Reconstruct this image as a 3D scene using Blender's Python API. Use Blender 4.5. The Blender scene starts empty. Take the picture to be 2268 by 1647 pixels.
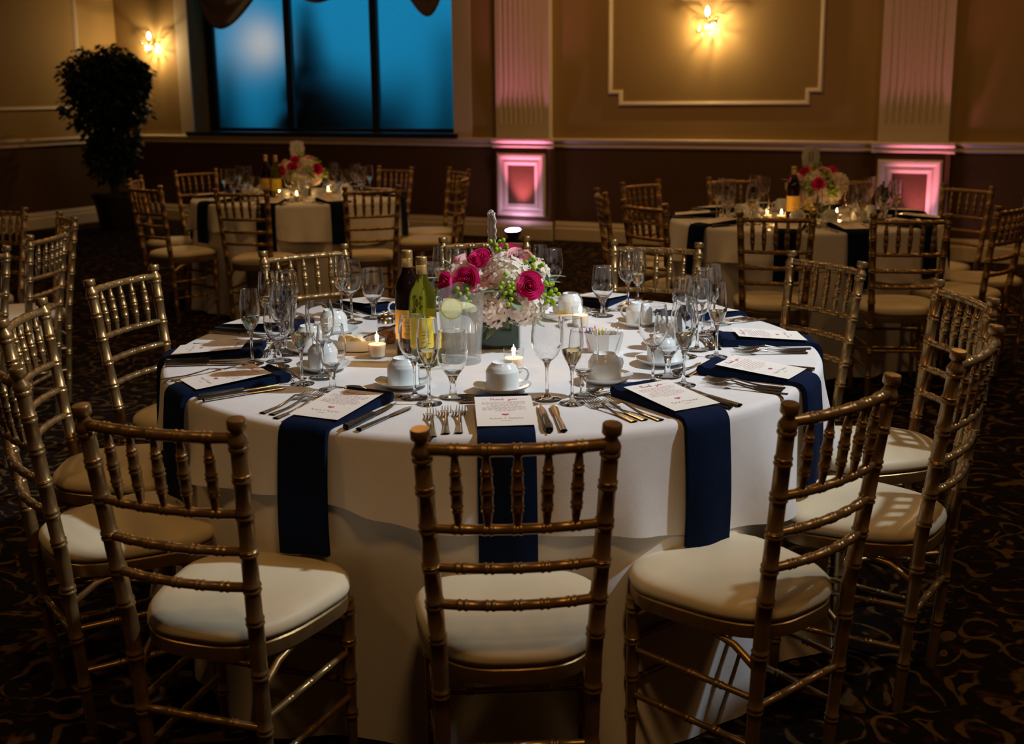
import bpy, math, random
from mathutils import Vector, Matrix
R = math.radians
PI = math.pi
random.seed(7)
SC = bpy.context.scene
COL = SC.collection

# ------------------------------------------------------------------ camera
CAM_H, PITCH, FPX, ROLL = 1.4991, 0.2076, 2640.95, -0.0115
cam = bpy.data.cameras.new('camera')
cam.sensor_fit = 'HORIZONTAL'
cam.sensor_width = 36.0
cam.lens = FPX / 2268 * 36
cam.shift_y = -67.5 / 2268
cam.clip_end = 200
cam.dof.use_dof = True
cam.dof.focus_distance = 3.15
cam.dof.aperture_fstop = 4.2
camo = bpy.data.objects.new('camera', cam)
COL.objects.link(camo)
fw = Vector((0, math.cos(PITCH), -math.sin(PITCH)))
up0 = Vector((0, math.sin(PITCH), math.cos(PITCH)))
rt0 = Vector((1, 0, 0))
rt = rt0 * math.cos(ROLL) + up0 * math.sin(ROLL)
up = up0 * math.cos(ROLL) - rt0 * math.sin(ROLL)
camo.matrix_world = Matrix(((rt.x, up.x, -fw.x, 0), (rt.y, up.y, -fw.y, 0), (rt.z, up.z, -fw.z, CAM_H), (0, 0, 0, 1)))
SC.camera = camo

# ------------------------------------------------------------------ world (dusk sky, seen only through the frosted window)
w = bpy.data.worlds.new('dusk')
SC.world = w
w.use_nodes = True
w.node_tree.nodes['Background'].inputs[0].default_value = (0.012, 0.29, 0.54, 1)
w.node_tree.nodes['Background'].inputs[1].default_value = 0.70

# ------------------------------------------------------------------ lamps of the room, with added overhead ambient
def spot(name, loc, target, energy, color, size, blend, radius):
    l = bpy.data.lights.new(name, 'SPOT')
    l.energy = energy; l.color = color; l.spot_size = R(size); l.spot_blend = blend; l.shadow_soft_size = radius
    o = bpy.data.objects.new(name, l); COL.objects.link(o)
    o.location = loc
    o.rotation_euler = (Vector(target) - Vector(loc)).to_track_quat('-Z', 'Y').to_euler()
    return o
def area(name, loc, energy, color, size, rot=(0, 0, 0)):
    l = bpy.data.lights.new(name, 'AREA')
    l.energy = energy; l.color = color; l.size = size; l.shape = 'DISK'
    o = bpy.data.objects.new(name, l); COL.objects.link(o)
    o.location = loc; o.rotation_euler = rot
    return o
def point(name, loc, energy, color, radius):
    l = bpy.data.lights.new(name, 'POINT')
    l.energy = energy; l.color = color; l.shadow_soft_size = radius
    o = bpy.data.objects.new(name, l); COL.objects.link(o)
    o.location = loc
    return o
WARM = (1.0, 0.53, 0.17)
spot('table_spotlight', (2.75, 2.65, 3.8), (-0.26, 3.66, 0.85), 670, (0.81, 0.93, 1.0), 50, 1.0, 0.06)
for k, (x, y, e) in enumerate([(0.3, 0.6, 23), (-3.2, 2.0, 12), (3.4, 2.2, 14), (-0.8, 6.6, 18), (3.6, 7.6, 20), (-3.6, 9.0, 9), (0.6, 10.2, 20)]):
    area('ceiling_ambient', (x, y, 3.82), e, WARM, 0.5)  # unseen warm lamps added overhead for the room's ambient light

SC.view_settings.view_transform = 'Standard'
SC.view_settings.look = 'None'
SC.view_settings.exposure = 0.0
SC.view_settings.gamma = 1.0
SC.view_settings.use_curve_mapping = False
SC.cycles.max_bounces = 11
SC.cycles.transmission_bounces = 11
SC.cycles.diffuse_bounces = 3
SC.cycles.glossy_bounces = 4
SC.cycles.use_adaptive_sampling = True
SC.cycles.adaptive_threshold = 0.04
SC.cycles.transparent_max_bounces = 48
SC.cycles.sample_clamp_indirect = 4.0
SC.cycles.caustics_reflective = False

# ------------------------------------------------------------------ materials
def new_mat(name):
    m = bpy.data.materials.new(name); m.use_nodes = True
    nt = m.node_tree
    return m, nt, nt.nodes['Principled BSDF']
def pm(name, col, rough=0.5, metal=0.0, spec=0.5, trans=0.0, ior=1.45, emit=None, estr=0, noise=None, bump=0, bscale=80, coat=0, sheen=0):
    m, nt, b = new_mat(name)
    b.inputs['Base Color'].default_value = (*col, 1)
    b.inputs['Roughness'].default_value = rough
    b.inputs['Metallic'].default_value = metal
    b.inputs['Specular IOR Level'].default_value = spec
    b.inputs['Transmission Weight'].default_value = trans
    b.inputs['IOR'].default_value = ior
    b.inputs['Coat Weight'].default_value = coat
    b.inputs['Sheen Weight'].default_value = sheen
    if emit:
        b.inputs['Emission Color'].default_value = (*emit, 1)
        b.inputs['Emission Strength'].default_value = estr
    if noise or bump:
        tc = nt.nodes.new('ShaderNodeTexCoord')
        nz = nt.nodes.new('ShaderNodeTexNoise')
        nz.inputs['Scale'].default_value = noise[1] if noise else bscale
        nz.inputs['Detail'].default_value = 4
        nt.links.new(tc.outputs['Object'], nz.inputs['Vector'])
        if noise:
            cr = nt.nodes.new('ShaderNodeValToRGB')
            cr.color_ramp.elements[0].position = 0.35; cr.color_ramp.elements[1].position = 0.65
            cr.color_ramp.elements[0].color = (*col, 1); cr.color_ramp.elements[1].color = (*noise[0], 1)
            nt.links.new(nz.outputs['Fac'], cr.inputs['Fac'])
            nt.links.new(cr.outputs['Color'], b.inputs['Base Color'])
        if bump:
            n2 = nt.nodes.new('ShaderNodeTexNoise')
            n2.inputs['Scale'].default_value = bscale; n2.inputs['Detail'].default_value = 3
            nt.links.new(tc.outputs['Object'], n2.inputs['Vector'])
            bp = nt.nodes.new('ShaderNodeBump'); bp.inputs['Strength'].default_value = bump; bp.inputs['Distance'].default_value = 0.01
            nt.links.new(n2.outputs['Fac'], bp.inputs['Height'])
            nt.links.new(bp.outputs['Normal'], b.inputs['Normal'])
    return m
def thin_glass(name, tint=(1, 1, 1), rough=0.02, edge=0.55, milk=0.0):
    """a thin clear wall: straight-through light plus Fresnel reflection"""
    m = bpy.data.materials.new(name); m.use_nodes = True
    nt = m.node_tree; nt.nodes.clear()
    out = nt.nodes.new('ShaderNodeOutputMaterial')
    tr = nt.nodes.new('ShaderNodeBsdfTransparent'); tr.inputs[0].default_value = (*tint, 1)
    gl = nt.nodes.new('ShaderNodeBsdfGlossy'); gl.inputs['Roughness'].default_value = rough
    # Schlick reflectance of a thin wall, the same from either side
    ge = nt.nodes.new('ShaderNodeNewGeometry')
    dt = nt.nodes.new('ShaderNodeVectorMath'); dt.operation = 'DOT_PRODUCT'
    nt.links.new(ge.outputs['Normal'], dt.inputs[0]); nt.links.new(ge.outputs['Incoming'], dt.inputs[1])
    def mth(op, a, b=None, clamp=False):
        n = nt.nodes.new('ShaderNodeMath'); n.operation = op; n.use_clamp = clamp
        for i, q in enumerate((a, b)):
            if q is None: continue
            if isinstance(q, (int, float)): n.inputs[i].default_value = q
            else: nt.links.new(q, n.inputs[i])
        return n.outputs[0]
    c = mth('ABSOLUTE', dt.outputs['Value'])
    f5 = mth('POWER', mth('SUBTRACT', 1.0, c, True), 5.0)
    ff = mth('ADD', mth('MULTIPLY', f5, 0.85), 0.075, True)
    mx = nt.nodes.new('ShaderNodeMixShader')
    nt.links.new(ff, mx.inputs[0])
    nt.links.new(tr.outputs[0], mx.inputs[1]); nt.links.new(gl.outputs[0], mx.inputs[2])
    last = mx
    if milk > 0:
        df = nt.nodes.new('ShaderNodeBsdfDiffuse'); df.inputs[0].default_value = (0.85, 0.86, 0.86, 1)
        m2 = nt.nodes.new('ShaderNodeMixShader'); m2.inputs[0].default_value = milk
        nt.links.new(mx.outputs[0], m2.inputs[1]); nt.links.new(df.outputs[0], m2.inputs[2]); last = m2
    nt.links.new(last.outputs[0], out.inputs[0])
    return m
def emi(name, col, s):
    m = bpy.data.materials.new(name); m.use_nodes = True
    nt = m.node_tree; nt.nodes.clear()
    out = nt.nodes.new('ShaderNodeOutputMaterial'); e = nt.nodes.new('ShaderNodeEmission')
    e.inputs[0].default_value = (*col, 1); e.inputs[1].default_value = s
    nt.links.new(e.outputs[0], out.inputs[0])
    return m
def carpet_mat():
    m, nt, b = new_mat('carpet')
    N = nt.nodes.new; L = nt.links.new
    tc = N('ShaderNodeTexCoord')
    n1 = N('ShaderNodeTexNoise'); n1.inputs['Scale'].default_value = 2.6; n1.inputs['Detail'].default_value = 1.0
    L(tc.outputs['Object'], n1.inputs['Vector'])
    mixv = N('ShaderNodeMix'); mixv.data_type = 'VECTOR'; mixv.inputs['Factor'].default_value = 0.30
    L(tc.outputs['Object'], mixv.inputs[4]); L(n1.outputs['Color'], mixv.inputs[5])
    # curls: rings around scattered centres, broken into arcs
    vo = N('ShaderNodeTexVoronoi'); vo.inputs['Scale'].default_value = 9.0
    L(mixv.outputs[1], vo.inputs['Vector'])
    m1 = N('ShaderNodeMath'); m1.operation = 'MULTIPLY'; m1.inputs[1].default_value = 17.0
    L(vo.outputs['Distance'], m1.inputs[0])
    sn = N('ShaderNodeMath'); sn.operation = 'SINE'; L(m1.outputs[0], sn.inputs[0])
    n2 = N('ShaderNodeTexNoise'); n2.inputs['Scale'].default_value = 13.0; n2.inputs['Detail'].default_value = 2.0
    L(tc.outputs['Object'], n2.inputs['Vector'])
    ad = N('ShaderNodeMath'); ad.operation = 'MULTIPLY_ADD'; ad.inputs[1].default_value = 2.6; ad.inputs[2].default_value = -1.3
    L(n2.outputs['Fac'], ad.inputs[0])
    su = N('ShaderNodeMath'); su.operation = 'ADD'; L(sn.outputs[0], su.inputs[0]); L(ad.outputs[0], su.inputs[1])
    cr = N('ShaderNodeValToRGB')
    e = cr.color_ramp.elements
    e[0].position = 0.70; e[0].color = (0.010, 0.007, 0.005, 1)
    e[1].position = 1.0; e[1].color = (0.105, 0.064, 0.026, 1)
    L(su.outputs[0], cr.inputs['Fac'])
    # a finer red-brown fleck
    n3 = N('ShaderNodeTexNoise'); n3.inputs['Scale'].default_value = 22.0
    L(tc.outputs['Object'], n3.inputs['Vector'])
    c3 = N('ShaderNodeValToRGB'); c3.color_ramp.elements[0].position = 0.55; c3.color_ramp.elements[1].position = 0.72
    c3.color_ramp.elements[0].color = (0, 0, 0, 1); c3.color_ramp.elements[1].color = (0.045, 0.014, 0.006, 1)
    L(n3.outputs['Fac'], c3.inputs['Fac'])
    mx = N('ShaderNodeMix'); mx.data_type = 'RGBA'; mx.blend_type = 'ADD'; mx.inputs['Factor'].default_value = 1.0
    L(cr.outputs['Color'], mx.inputs[6]); L(c3.outputs['Color'], mx.inputs[7])
    L(mx.outputs[2], b.inputs['Base Color'])
    b.inputs['Roughness'].default_value = 1.0
    b.inputs['Specular IOR Level'].default_value = 0.05
    n4 = N('ShaderNodeTexNoise'); n4.inputs['Scale'].default_value = 260
    L(tc.outputs['Object'], n4.inputs['Vector'])
    bp = N('ShaderNodeBump'); bp.inputs['Strength'].default_value = 0.5; bp.inputs['Distance'].default_value = 0.004
    L(n4.outputs['Fac'], bp.inputs['Height']); L(bp.outputs['Normal'], b.inputs['Normal'])
    return m
M = dict(
    carpet=carpet_mat(),
    wall=pm('olive_wall_paint', (0.36, 0.230, 0.085), 0.8, bump=0.05, bscale=220),
    wall_low=pm('dark_brown_wallpaper', (0.095, 0.052, 0.022), 0.85, spec=0.08, noise=((0.110, 0.062, 0.028), 60), bump=0.08, bscale=180),
    trim=pm('cream_trim_paint', (0.70, 0.58, 0.42), 0.5, bump=0.02, bscale=60),
    ceil=pm('ceiling_paint', (0.55, 0.47, 0.36), 0.9),
    black=pm('black_window_frame', (0.012, 0.012, 0.012), 0.4),
    swag=pm('brown_swag_cloth', (0.16, 0.105, 0.06), 0.9, noise=((0.10, 0.065, 0.04), 90), bump=0.4, bscale=240, sheen=0.3),
    chair=pm('champagne_gold_paint', (0.41, 0.265, 0.115), 0.34, 0.75, noise=((0.35, 0.22, 0.092), 35), bump=0.03, bscale=150),
    cushion=pm('ivory_vinyl', (0.80, 0.70, 0.50), 0.5, noise=((0.76, 0.66, 0.46), 12), bump=0.12, bscale=14),
    cloth=pm('white_linen', (0.80, 0.77, 0.77), 0.85, noise=((0.77, 0.74, 0.745), 25), bump=0.10, bscale=500, sheen=0.2),
    navy=pm('navy_napkin_linen', (0.0025, 0.0095, 0.038), 0.9, spec=0.15, noise=((0.002, 0.0075, 0.030), 40), bump=0.2, bscale=420),
    card=pm('cream_card_stock', (0.86, 0.80, 0.74), 0.7, bump=0.03, bscale=300),
    ink=pm('grey_print', (0.20, 0.15, 0.13), 0.8), pinkink=pm('pink_print', (0.55, 0.09, 0.22), 0.8), paleink=pm('pale_pink_print', (0.62, 0.34, 0.36), 0.8),
    steel=pm('polished_steel', (0.76, 0.70, 0.62), 0.20, 1.0, bump=0.02, bscale=40),
    bakelite=pm('black_handle', (0.018, 0.016, 0.015), 0.32), rivet=pm('steel_rivet', (0.6, 0.58, 0.55), 0.25, 1.0),
    china=pm('white_china', (0.80, 0.83, 0.83), 0.16, coat=0.3, bump=0.01, bscale=20),
    blueprint=pm('blue_mark', (0.03, 0.06, 0.25), 0.4),
    bowl=thin_glass('clear_bowl_glass'), solid=pm('clear_solid_glass', (1, 1, 1), 0.02, trans=1.0, ior=1.45),
    wine=pm('pale_gold_wine', (0.98, 0.84, 0.45), 0.0, trans=1.0, ior=1.33),
    pitcher=thin_glass('clear_plastic', (0.96, 0.97, 0.97), 0.06, milk=0.09), water=thin_glass('water_surface', (0.93, 0.95, 0.95), 0.02, milk=0.05),
    waterbody=thin_glass('water_body', (0.90, 0.93, 0.92), 0.02, milk=0.08),
    lemon=pm('lemon_flesh', (0.85, 0.80, 0.36), 0.4, noise=((0.92, 0.88, 0.55), 60)), peel=pm('lemon_peel', (0.75, 0.60, 0.06), 0.45),
    darkbottle=pm('dark_wine_glass', (0.010, 0.004, 0.004), 0.06, coat=0.5), greenbottle=pm('green_gold_glass', (0.24, 0.23, 0.02), 0.05, trans=0.8, ior=1.2),
    gold=pm('gold_cap_foil', (0.80, 0.55, 0.20), 0.30, 0.85), label=pm('mustard_label', (0.72, 0.45, 0.07), 0.6), label2=pm('yellow_label', (0.86, 0.66, 0.06), 0.6),
    wax=None, flame=emi('candle_flame', (1.0, 0.52, 0.18), 70), wick=pm('wick', (0.02, 0.015, 0.01), 0.9),
    berry=pm('green_berry', (0.28, 0.44, 0.02), 0.25), leaf=pm('grey_green_leaf', (0.16, 0.25, 0.15), 0.6, noise=((0.22, 0.30, 0.20), 30)), leafd=pm('deep_green_leaf', (0.03, 0.10, 0.03), 0.5, noise=((0.05, 0.14, 0.05), 30)),
    vase=pm('dark_green_vase', (0.005, 0.024, 0.011), 0.08, noise=((0.012, 0.055, 0.02), 9), coat=0.6),
    lace=pm('white_lace_paint', (0.82, 0.80, 0.78), 0.5), signcard=pm('taupe_sign_card', (0.42, 0.33, 0.30), 0.7, noise=((0.46, 0.37, 0.33), 30)), stick=pm('wood_stick', (0.45, 0.28, 0.18), 0.7),
    chili=pm('chili_flakes', (0.30, 0.07, 0.015), 0.6, noise=((0.55, 0.28, 0.06), 160), bump=0.8, bscale=220), butter=pm('butter', (0.86, 0.74, 0.48), 0.45),
    packet=pm('white_packet', (0.85, 0.84, 0.82), 0.6), packety=pm('yellow_packet', (0.85, 0.70, 0.10), 0.6), packetp=pm('pink_packet', (0.75, 0.12, 0.16), 0.6), packetb=pm('blue_packet', (0.12, 0.25, 0.6), 0.6),
    goldfoil=pm('gold_foil', (0.75, 0.55, 0.12), 0.3, 0.7),
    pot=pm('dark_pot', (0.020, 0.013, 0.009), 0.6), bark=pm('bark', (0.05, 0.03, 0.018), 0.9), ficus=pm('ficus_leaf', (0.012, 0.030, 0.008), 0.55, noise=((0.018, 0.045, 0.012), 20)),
    crystal=pm('crystal', (1, 0.95, 0.85), 0.0, trans=1.0, ior=1.6), brass=pm('aged_brass', (0.55, 0.36, 0.12), 0.3, 1.0), bulb=emi('lit_bulb', (1.0, 0.76, 0.42), 45), hotbulb=emi('hot_bulb', (1.0, 0.69, 0.32), 3300),
    leds=[emi('led_blue', (0.15, 0.25, 1.0), 55), emi('led_white', (1.0, 0.92, 1.0), 55), emi('led_magenta', (1.0, 0.1, 0.7), 55)],
    rubber=pm('black_rubber', (0.012, 0.012, 0.012), 0.6), wood=pm('plywood', (0.35, 0.24, 0.13), 0.6),
    conifer=pm('dark_conifer', (0.012, 0.03, 0.02), 0.9), lampglow=emi('street_lamp', (1.0, 0.70, 0.42), 1.7), hedge=pm('dark_hedge', (0.01, 0.03, 0.035), 0.9), facade=pm('far_facade', (0.05, 0.07, 0.09), 0.9),
)
def wax_mat():
    m, nt, b = new_mat('candle_wax')
    b.inputs['Base Color'].default_value = (0.95, 0.80, 0.58, 1)
    b.inputs['Roughness'].default_value = 0.5
    b.inputs['Subsurface Weight'].default_value = 0.7
    b.inputs['Subsurface Scale'].default_value = 1.0
    b.inputs['Subsurface Radius'].default_value = (0.010, 0.008, 0.006)
    return m
M['wax'] = wax_mat()
def petal_mat(name, c1, c2, share):
    """thin petals: part of the light passes through"""
    m = pm(name, c1, 0.7, noise=(c2, 22))
    nt = m.node_tree; b = nt.nodes['Principled BSDF']; out = nt.nodes['Material Output']
    tl = nt.nodes.new('ShaderNodeBsdfTranslucent'); mx = nt.nodes.new('ShaderNodeMixShader'); mx.inputs[0].default_value = share
    src = b.inputs['Base Color'].links[0].from_socket
    nt.links.new(src, tl.inputs['Color'])
    nt.links.new(b.outputs[0], mx.inputs[1]); nt.links.new(tl.outputs[0], mx.inputs[2]); nt.links.new(mx.outputs[0], out.inputs['Surface'])
    return m
M['hyd'] = petal_mat('hydrangea_cream', (0.97, 0.92, 0.80), (0.96, 0.82, 0.74), .38)
M['hyd2'] = petal_mat('hydrangea_blush', (0.96, 0.80, 0.73), (0.97, 0.92, 0.82), .38)
M['rose'] = petal_mat('hot_pink_rose', (0.84, 0.03, 0.26), (0.68, 0.015, 0.17), .25)
M['rose2'] = petal_mat('soft_pink_rose', (0.90, 0.42, 0.48), (0.92, 0.58, 0.58), .3)
def frosted():
    m = bpy.data.materials.new('frosted_pane'); m.use_nodes = True
    nt = m.node_tree; nt.nodes.clear()
    out = nt.nodes.new('ShaderNodeOutputMaterial')
    rf = nt.nodes.new('ShaderNodeBsdfRefraction'); rf.inputs['Roughness'].default_value = 0.72; rf.inputs['IOR'].default_value = 1.3
    rf.inputs['Color'].default_value = (0.9, 0.95, 1, 1)
    gl = nt.nodes.new('ShaderNodeBsdfGlossy'); gl.inputs['Roughness'].default_value = 0.4
    mx = nt.nodes.new('ShaderNodeMixShader'); mx.inputs[0].default_value = 0.03
    nt.links.new(rf.outputs[0], mx.inputs[1]); nt.links.new(gl.outputs[0], mx.inputs[2]); nt.links.new(mx.outputs[0], out.inputs[0])
    return m
M['frost'] = frosted()
M['blown'] = pm('blown_glass', (1, 1, 1), 0.0, trans=1.0, ior=1.5)
M['clearcrystal'] = thin_glass('clear_crystal_drop')

# ------------------------------------------------------------------ mesh building
class MB:
    def __init__(s): s.v = []; s.f = []
    def add(s, vs, fs, mx=None):
        o = len(s.v)
        s.v += [tuple(mx @ Vector(p)) for p in vs] if mx is not None else [tuple(p) for p in vs]
        s.f += [tuple(i + o for i in f) for f in fs]
        return s
    def box(s, a, b, mx=None):
        x0, y0, z0 = a; x1, y1, z1 = b
        vs = [(x0, y0, z0), (x1, y0, z0), (x1, y1, z0), (x0, y1, z0), (x0, y0, z1), (x1, y0, z1), (x1, y1, z1), (x0, y1, z1)]
        return s.add(vs, [(3, 2, 1, 0), (4, 5, 6, 7), (0, 1, 5, 4), (1, 2, 6, 5), (2, 3, 7, 6), (3, 0, 4, 7)], mx)
    def lathe(s, prof, seg=24, mx=None, close=True):
        """prof: list of (r, z). r=0 at an end makes a pole"""
        vs = []; idx = []
        for r, z in prof:
            if r <= 1e-6:
                idx.append([len(vs)]); vs.append((0, 0, z))
            else:
                idx.append(list(range(len(vs), len(vs) + seg)))
                vs += [(r * math.cos(2 * PI * k / seg), r * math.sin(2 * PI * k / seg), z) for k in range(seg)]
        fs = []
        for a, b in zip(idx, idx[1:]):
            if len(a) == 1 and len(b) == 1: continue
            for k in range(seg):
                k2 = (k + 1) % seg
                if len(a) == 1: fs.append((a[0], b[k2], b[k]))
                elif len(b) == 1: fs.append((a[k], a[k2], b[0]))
                else: fs.append((a[k], a[k2], b[k2], b[k]))
        return s.add(vs, fs, mx)
    def sweep(s, pts, rad, seg=10, caps=True, flat=1.0, mx=None):
        """round tube along pts with radius per point"""
        pts = [Vector(p) for p in pts]; n = len(pts)
        rad = rad if isinstance(rad, (list, tuple)) else [rad] * n
        vs = []; fs = []
        d0 = (pts[1] - pts[0]).normalized()
        ref = Vector((0, 0, 1)) if abs(d0.z) < 0.9 else Vector((0, 1, 0))
        side = d0.cross(ref).normalized()
        for i, p in enumerate(pts):
            d = (pts[min(i + 1, n - 1)] - pts[max(i - 1, 0)]).normalized()
            side = (side - d * side.dot(d)).normalized(); u = side.cross(d)
            for k in range(seg):
                a = 2 * PI * k / seg
                vs.append(p + (side * math.cos(a) + u * math.sin(a) * flat) * rad[i])
        for i in range(n - 1):
            for k in range(seg):
                k2 = (k + 1) % seg
                fs.append((i * seg + k, i * seg + k2, (i + 1) * seg + k2, (i + 1) * seg + k))
        if caps:
            fs.append(tuple(reversed(range(seg)))); fs.append(tuple((n - 1) * seg + k for k in range(seg)))
        return s.add(vs, fs, mx)
    def grid(s, nu, nv, fn, wrap=False, mx=None):
        vs = [fn(i / nu, j / nv) for i in range(nu if wrap else nu + 1) for j in range(nv + 1)]
        fs = []
        for i in range(nu):
            i2 = (i + 1) % nu if wrap else i + 1
            for j in range(nv):
                fs.append((i * (nv + 1) + j, i2 * (nv + 1) + j, i2 * (nv + 1) + j + 1, i * (nv + 1) + j + 1))
        return s.add(vs, fs, mx)
    def ribbon(s, pts, wd, z=0.0, fz=None):
        """flat stroke in xy"""
        pts = [Vector((p[0], p[1], 0)) for p in pts]; vs = []
        for i, p in enumerate(pts):
            d = (pts[min(i + 1, len(pts) - 1)] - pts[max(i - 1, 0)])
            d = d.normalized() if d.length > 1e-9 else Vector((1, 0, 0))
            nrm = Vector((-d.y, d.x, 0)) * wd * 0.5
            for q in (p - nrm, p + nrm):
                vs.append((q.x, q.y, z + (fz(q.x, q.y) if fz else 0)))
        return s.add(vs, [(2 * i, 2 * i + 2, 2 * i + 3, 2 * i + 1) for i in range(len(pts) - 1)])
    def mesh(s, name, mat, smooth=35):
        me = bpy.data.meshes.new(name)
        me.from_pydata(s.v, [], s.f)
        if mat is not None: me.materials.append(mat)
        if smooth:
            me.polygons.foreach_set('use_smooth', [True] * len(me.polygons))
            me.set_sharp_from_angle(angle=R(smooth))
        me.update()
        return me
def ico(mb, c, r, sub=1, sq=1.0):
    t = (1 + 5 ** .5) / 2
    v = [Vector(p).normalized() for p in [(-1, t, 0), (1, t, 0), (-1, -t, 0), (1, -t, 0), (0, -1, t), (0, 1, t), (0, -1, -t), (0, 1, -t), (t, 0, -1), (t, 0, 1), (-t, 0, -1), (-t, 0, 1)]]
    f = [(0, 11, 5), (0, 5, 1), (0, 1, 7), (0, 7, 10), (0, 10, 11), (1, 5, 9), (5, 11, 4), (11, 10, 2), (10, 7, 6), (7, 1, 8), (3, 9, 4), (3, 4, 2), (3, 2, 6), (3, 6, 8), (3, 8, 9), (4, 9, 5), (2, 4, 11), (6, 2, 10), (8, 6, 7), (9, 8, 1)]
    for _ in range(sub):
        nf = []; cache = {}
        def mid(a, b):
            k = (min(a, b), max(a, b))
            if k not in cache: cache[k] = len(v); v.append(((v[a] + v[b]) / 2).normalized())
            return cache[k]
        for a, b, c2 in f:
            x, y, z = mid(a, b), mid(b, c2), mid(c2, a)
            nf += [(a, x, z), (b, y, x), (c2, z, y), (x, y, z)]
        f = nf
    c = Vector(c)
    return mb.add([c + Vector((p.x * r, p.y * r, p.z * r * sq)) for p in v], f)

def link(name, data, parent=None, mx=None):
    o = bpy.data.objects.new(name, data); COL.objects.link(o)
    if parent: o.parent = parent
    if mx is not None: o.matrix_local = mx
    return o
def tag(o, label, cat, group=None, kind=None):
    if label: o['label'] = label
    if cat: o['category'] = cat
    if group: o['group'] = group
    if kind: o['kind'] = kind
    return o
class Proto:
    """a kind of thing: list of parts (name, mesh, parent index or None, label, matrix). kind 'mesh' things have a single entry"""
    def __init__(s, single=None): s.single = single; s.parts = []
    def add(s, name, mesh, parent=None, label=None, mx=None, kind=None):
        s.parts.append((name, mesh, parent, label, mx, kind)); return len(s.parts) - 1
    def place(s, name, mx, label, cat, group=None):
        root = link(name, s.single, None, mx)
        tag(root, label, cat, group)
        made = []
        for nm, me, par, lb, lm, kd in s.parts:
            o = link(nm, me, root if par is None else made[par], lm)
            if lb: o['label'] = lb
            if kd: o['kind'] = kd
            made.append(o)
        return root
def T(x, y, z, rz=0.0, rx=0.0, ry=0.0, s=1.0):
    return Matrix.Translation((x, y, z)) @ Matrix.Rotation(rz, 4, 'Z') @ Matrix.Rotation(ry, 4, 'Y') @ Matrix.Rotation(rx, 4, 'X') @ Matrix.Scale(s, 4)
def struct(name, mb, mat, mx=None, parent=None, smooth=30):
    o = link(name, mb.mesh(name, mat, smooth), parent, mx)
    if parent is None: o['kind'] = 'structure'
    return o

# ------------------------------------------------------------------ the room
WY, WA = 12.4072, -0.4876                     # back wall: point on it and its direction
WM = Matrix.Translation((0, WY, 0)) @ Matrix.Rotation(WA, 4, 'Z')   # local x along the wall, local +y into it
XL, XR, YB, ZC = -5.40, 9.6, -15.5, 3.95
RAIL0, RAIL1, BASE = 0.94, 1.02, 0.19
OX0, OX1, OZ0, OZ1, OD = -4.23, -0.65, 1.06, 3.25, 0.285   # window opening and its depth
struct('floor', MB().box((XL - .3, YB - .3, -0.05), (XR + .3, 0.6, 0)), M['carpet'], WM)
struct('ceiling', MB().box((XL - .3, YB - .3, ZC), (XR + .3, 0.6, ZC + .1)), M['ceil'], WM)
mb = MB()                                      # upper back wall round the window
mb.box((XL, 0, RAIL0), (OX0, .5, ZC)); mb.box((OX1, 0, RAIL0), (XR, .5, ZC))
mb.box((OX0, 0, RAIL0), (OX1, .5, OZ0 - .04)); mb.box((OX0, 0, OZ1), (OX1, .5, ZC))
wb = struct('wall_back', mb, M['wall'], WM)
struct('wainscot', MB().box((XL, -.004, 0), (XR, .5, RAIL0)), M['wall_low'], None, wb)
mb = MB().box((XL - .4, YB, RAIL0), (XL, 0.5, ZC))
wl = struct('wall_left', mb, M['wall'], WM)
struct('wainscot', MB().box((XL - .4, YB, 0), (XL + .004, 0.5, RAIL0)), M['wall_low'], None, wl)
wr = struct('wall_right', MB().box((XR, YB, RAIL0), (XR + .3, 0.5, ZC)), M['wall'], WM)
struct('wainscot', MB().box((XR - .004, YB, 0), (XR + .3, 0.5, RAIL0)), M['wall_low'], None, wr)
wn = struct('wall_near', MB().box((XL - .4, YB - .3, RAIL0), (XR + .3, YB, ZC)), M['wall'], WM)
struct('wainscot', MB().box((XL - .4, YB - .3, 0), (XR + .3, YB + .004, RAIL0)), M['wall_low'], None, wn)

def profile_run(prof, x0, x1):
    """extrude a (depth, z) profile along local x from x0 to x1; depth towards the room (-y)"""
    mb = MB(); n = len(prof)
    vs = [(x, -d, z) for x in (x0, x1) for d, z in prof]
    fs = [(k, k + 1, n + k + 1, n + k) for k in range(n - 1)] + [tuple(range(n)), tuple(reversed(range(n, 2 * n)))]
    return mb.add(vs, fs)
RAILP = [(0, .925), (.022, .932), (.026, .945), (.016, .955), (.014, .965), (.034, .985), (.042, .995), (.042, 1.012), (.03, 1.02), (0, 1.022)]
BASEP = [(0, 0), (.026, 0), (.026, .115), (.020, .125), (.016, .135), (.018, .15), (.010, .172), (.006, .19), (0, .192)]
def ywall(mx_side):
    return WM @ mx_side
PIL = [(-0.11, 0.49), (3.70, 4.29)]
segs = [(XL, PIL[0][0]), (PIL[0][1], PIL[1][0]), (PIL[1][1], XR)]
tr1 = link('trim_1', None, None, WM); tr1['kind'] = 'structure'
bb1 = link('baseboard_back', None, None, WM); bb1['kind'] = 'structure'
for a, b in segs:
    link('chair_rail', profile_run(RAILP, a, b).mesh('chair_rail', M['trim'], 20), tr1)
    link('skirting', profile_run(BASEP, a, b).mesh('skirting', M['trim'], 20), bb1)
LWM = WM @ Matrix.Translation((XL, 0, 0)) @ Matrix.Rotation(R(90), 4, 'Z')   # left wall: local x runs into the corner
tr2 = struct('trim_2', profile_run(RAILP, YB, 0), M['trim'], LWM, smooth=20)
struct('baseboard_left', profile_run(BASEP, YB, 0), M['trim'], LWM, smooth=20)

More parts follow.
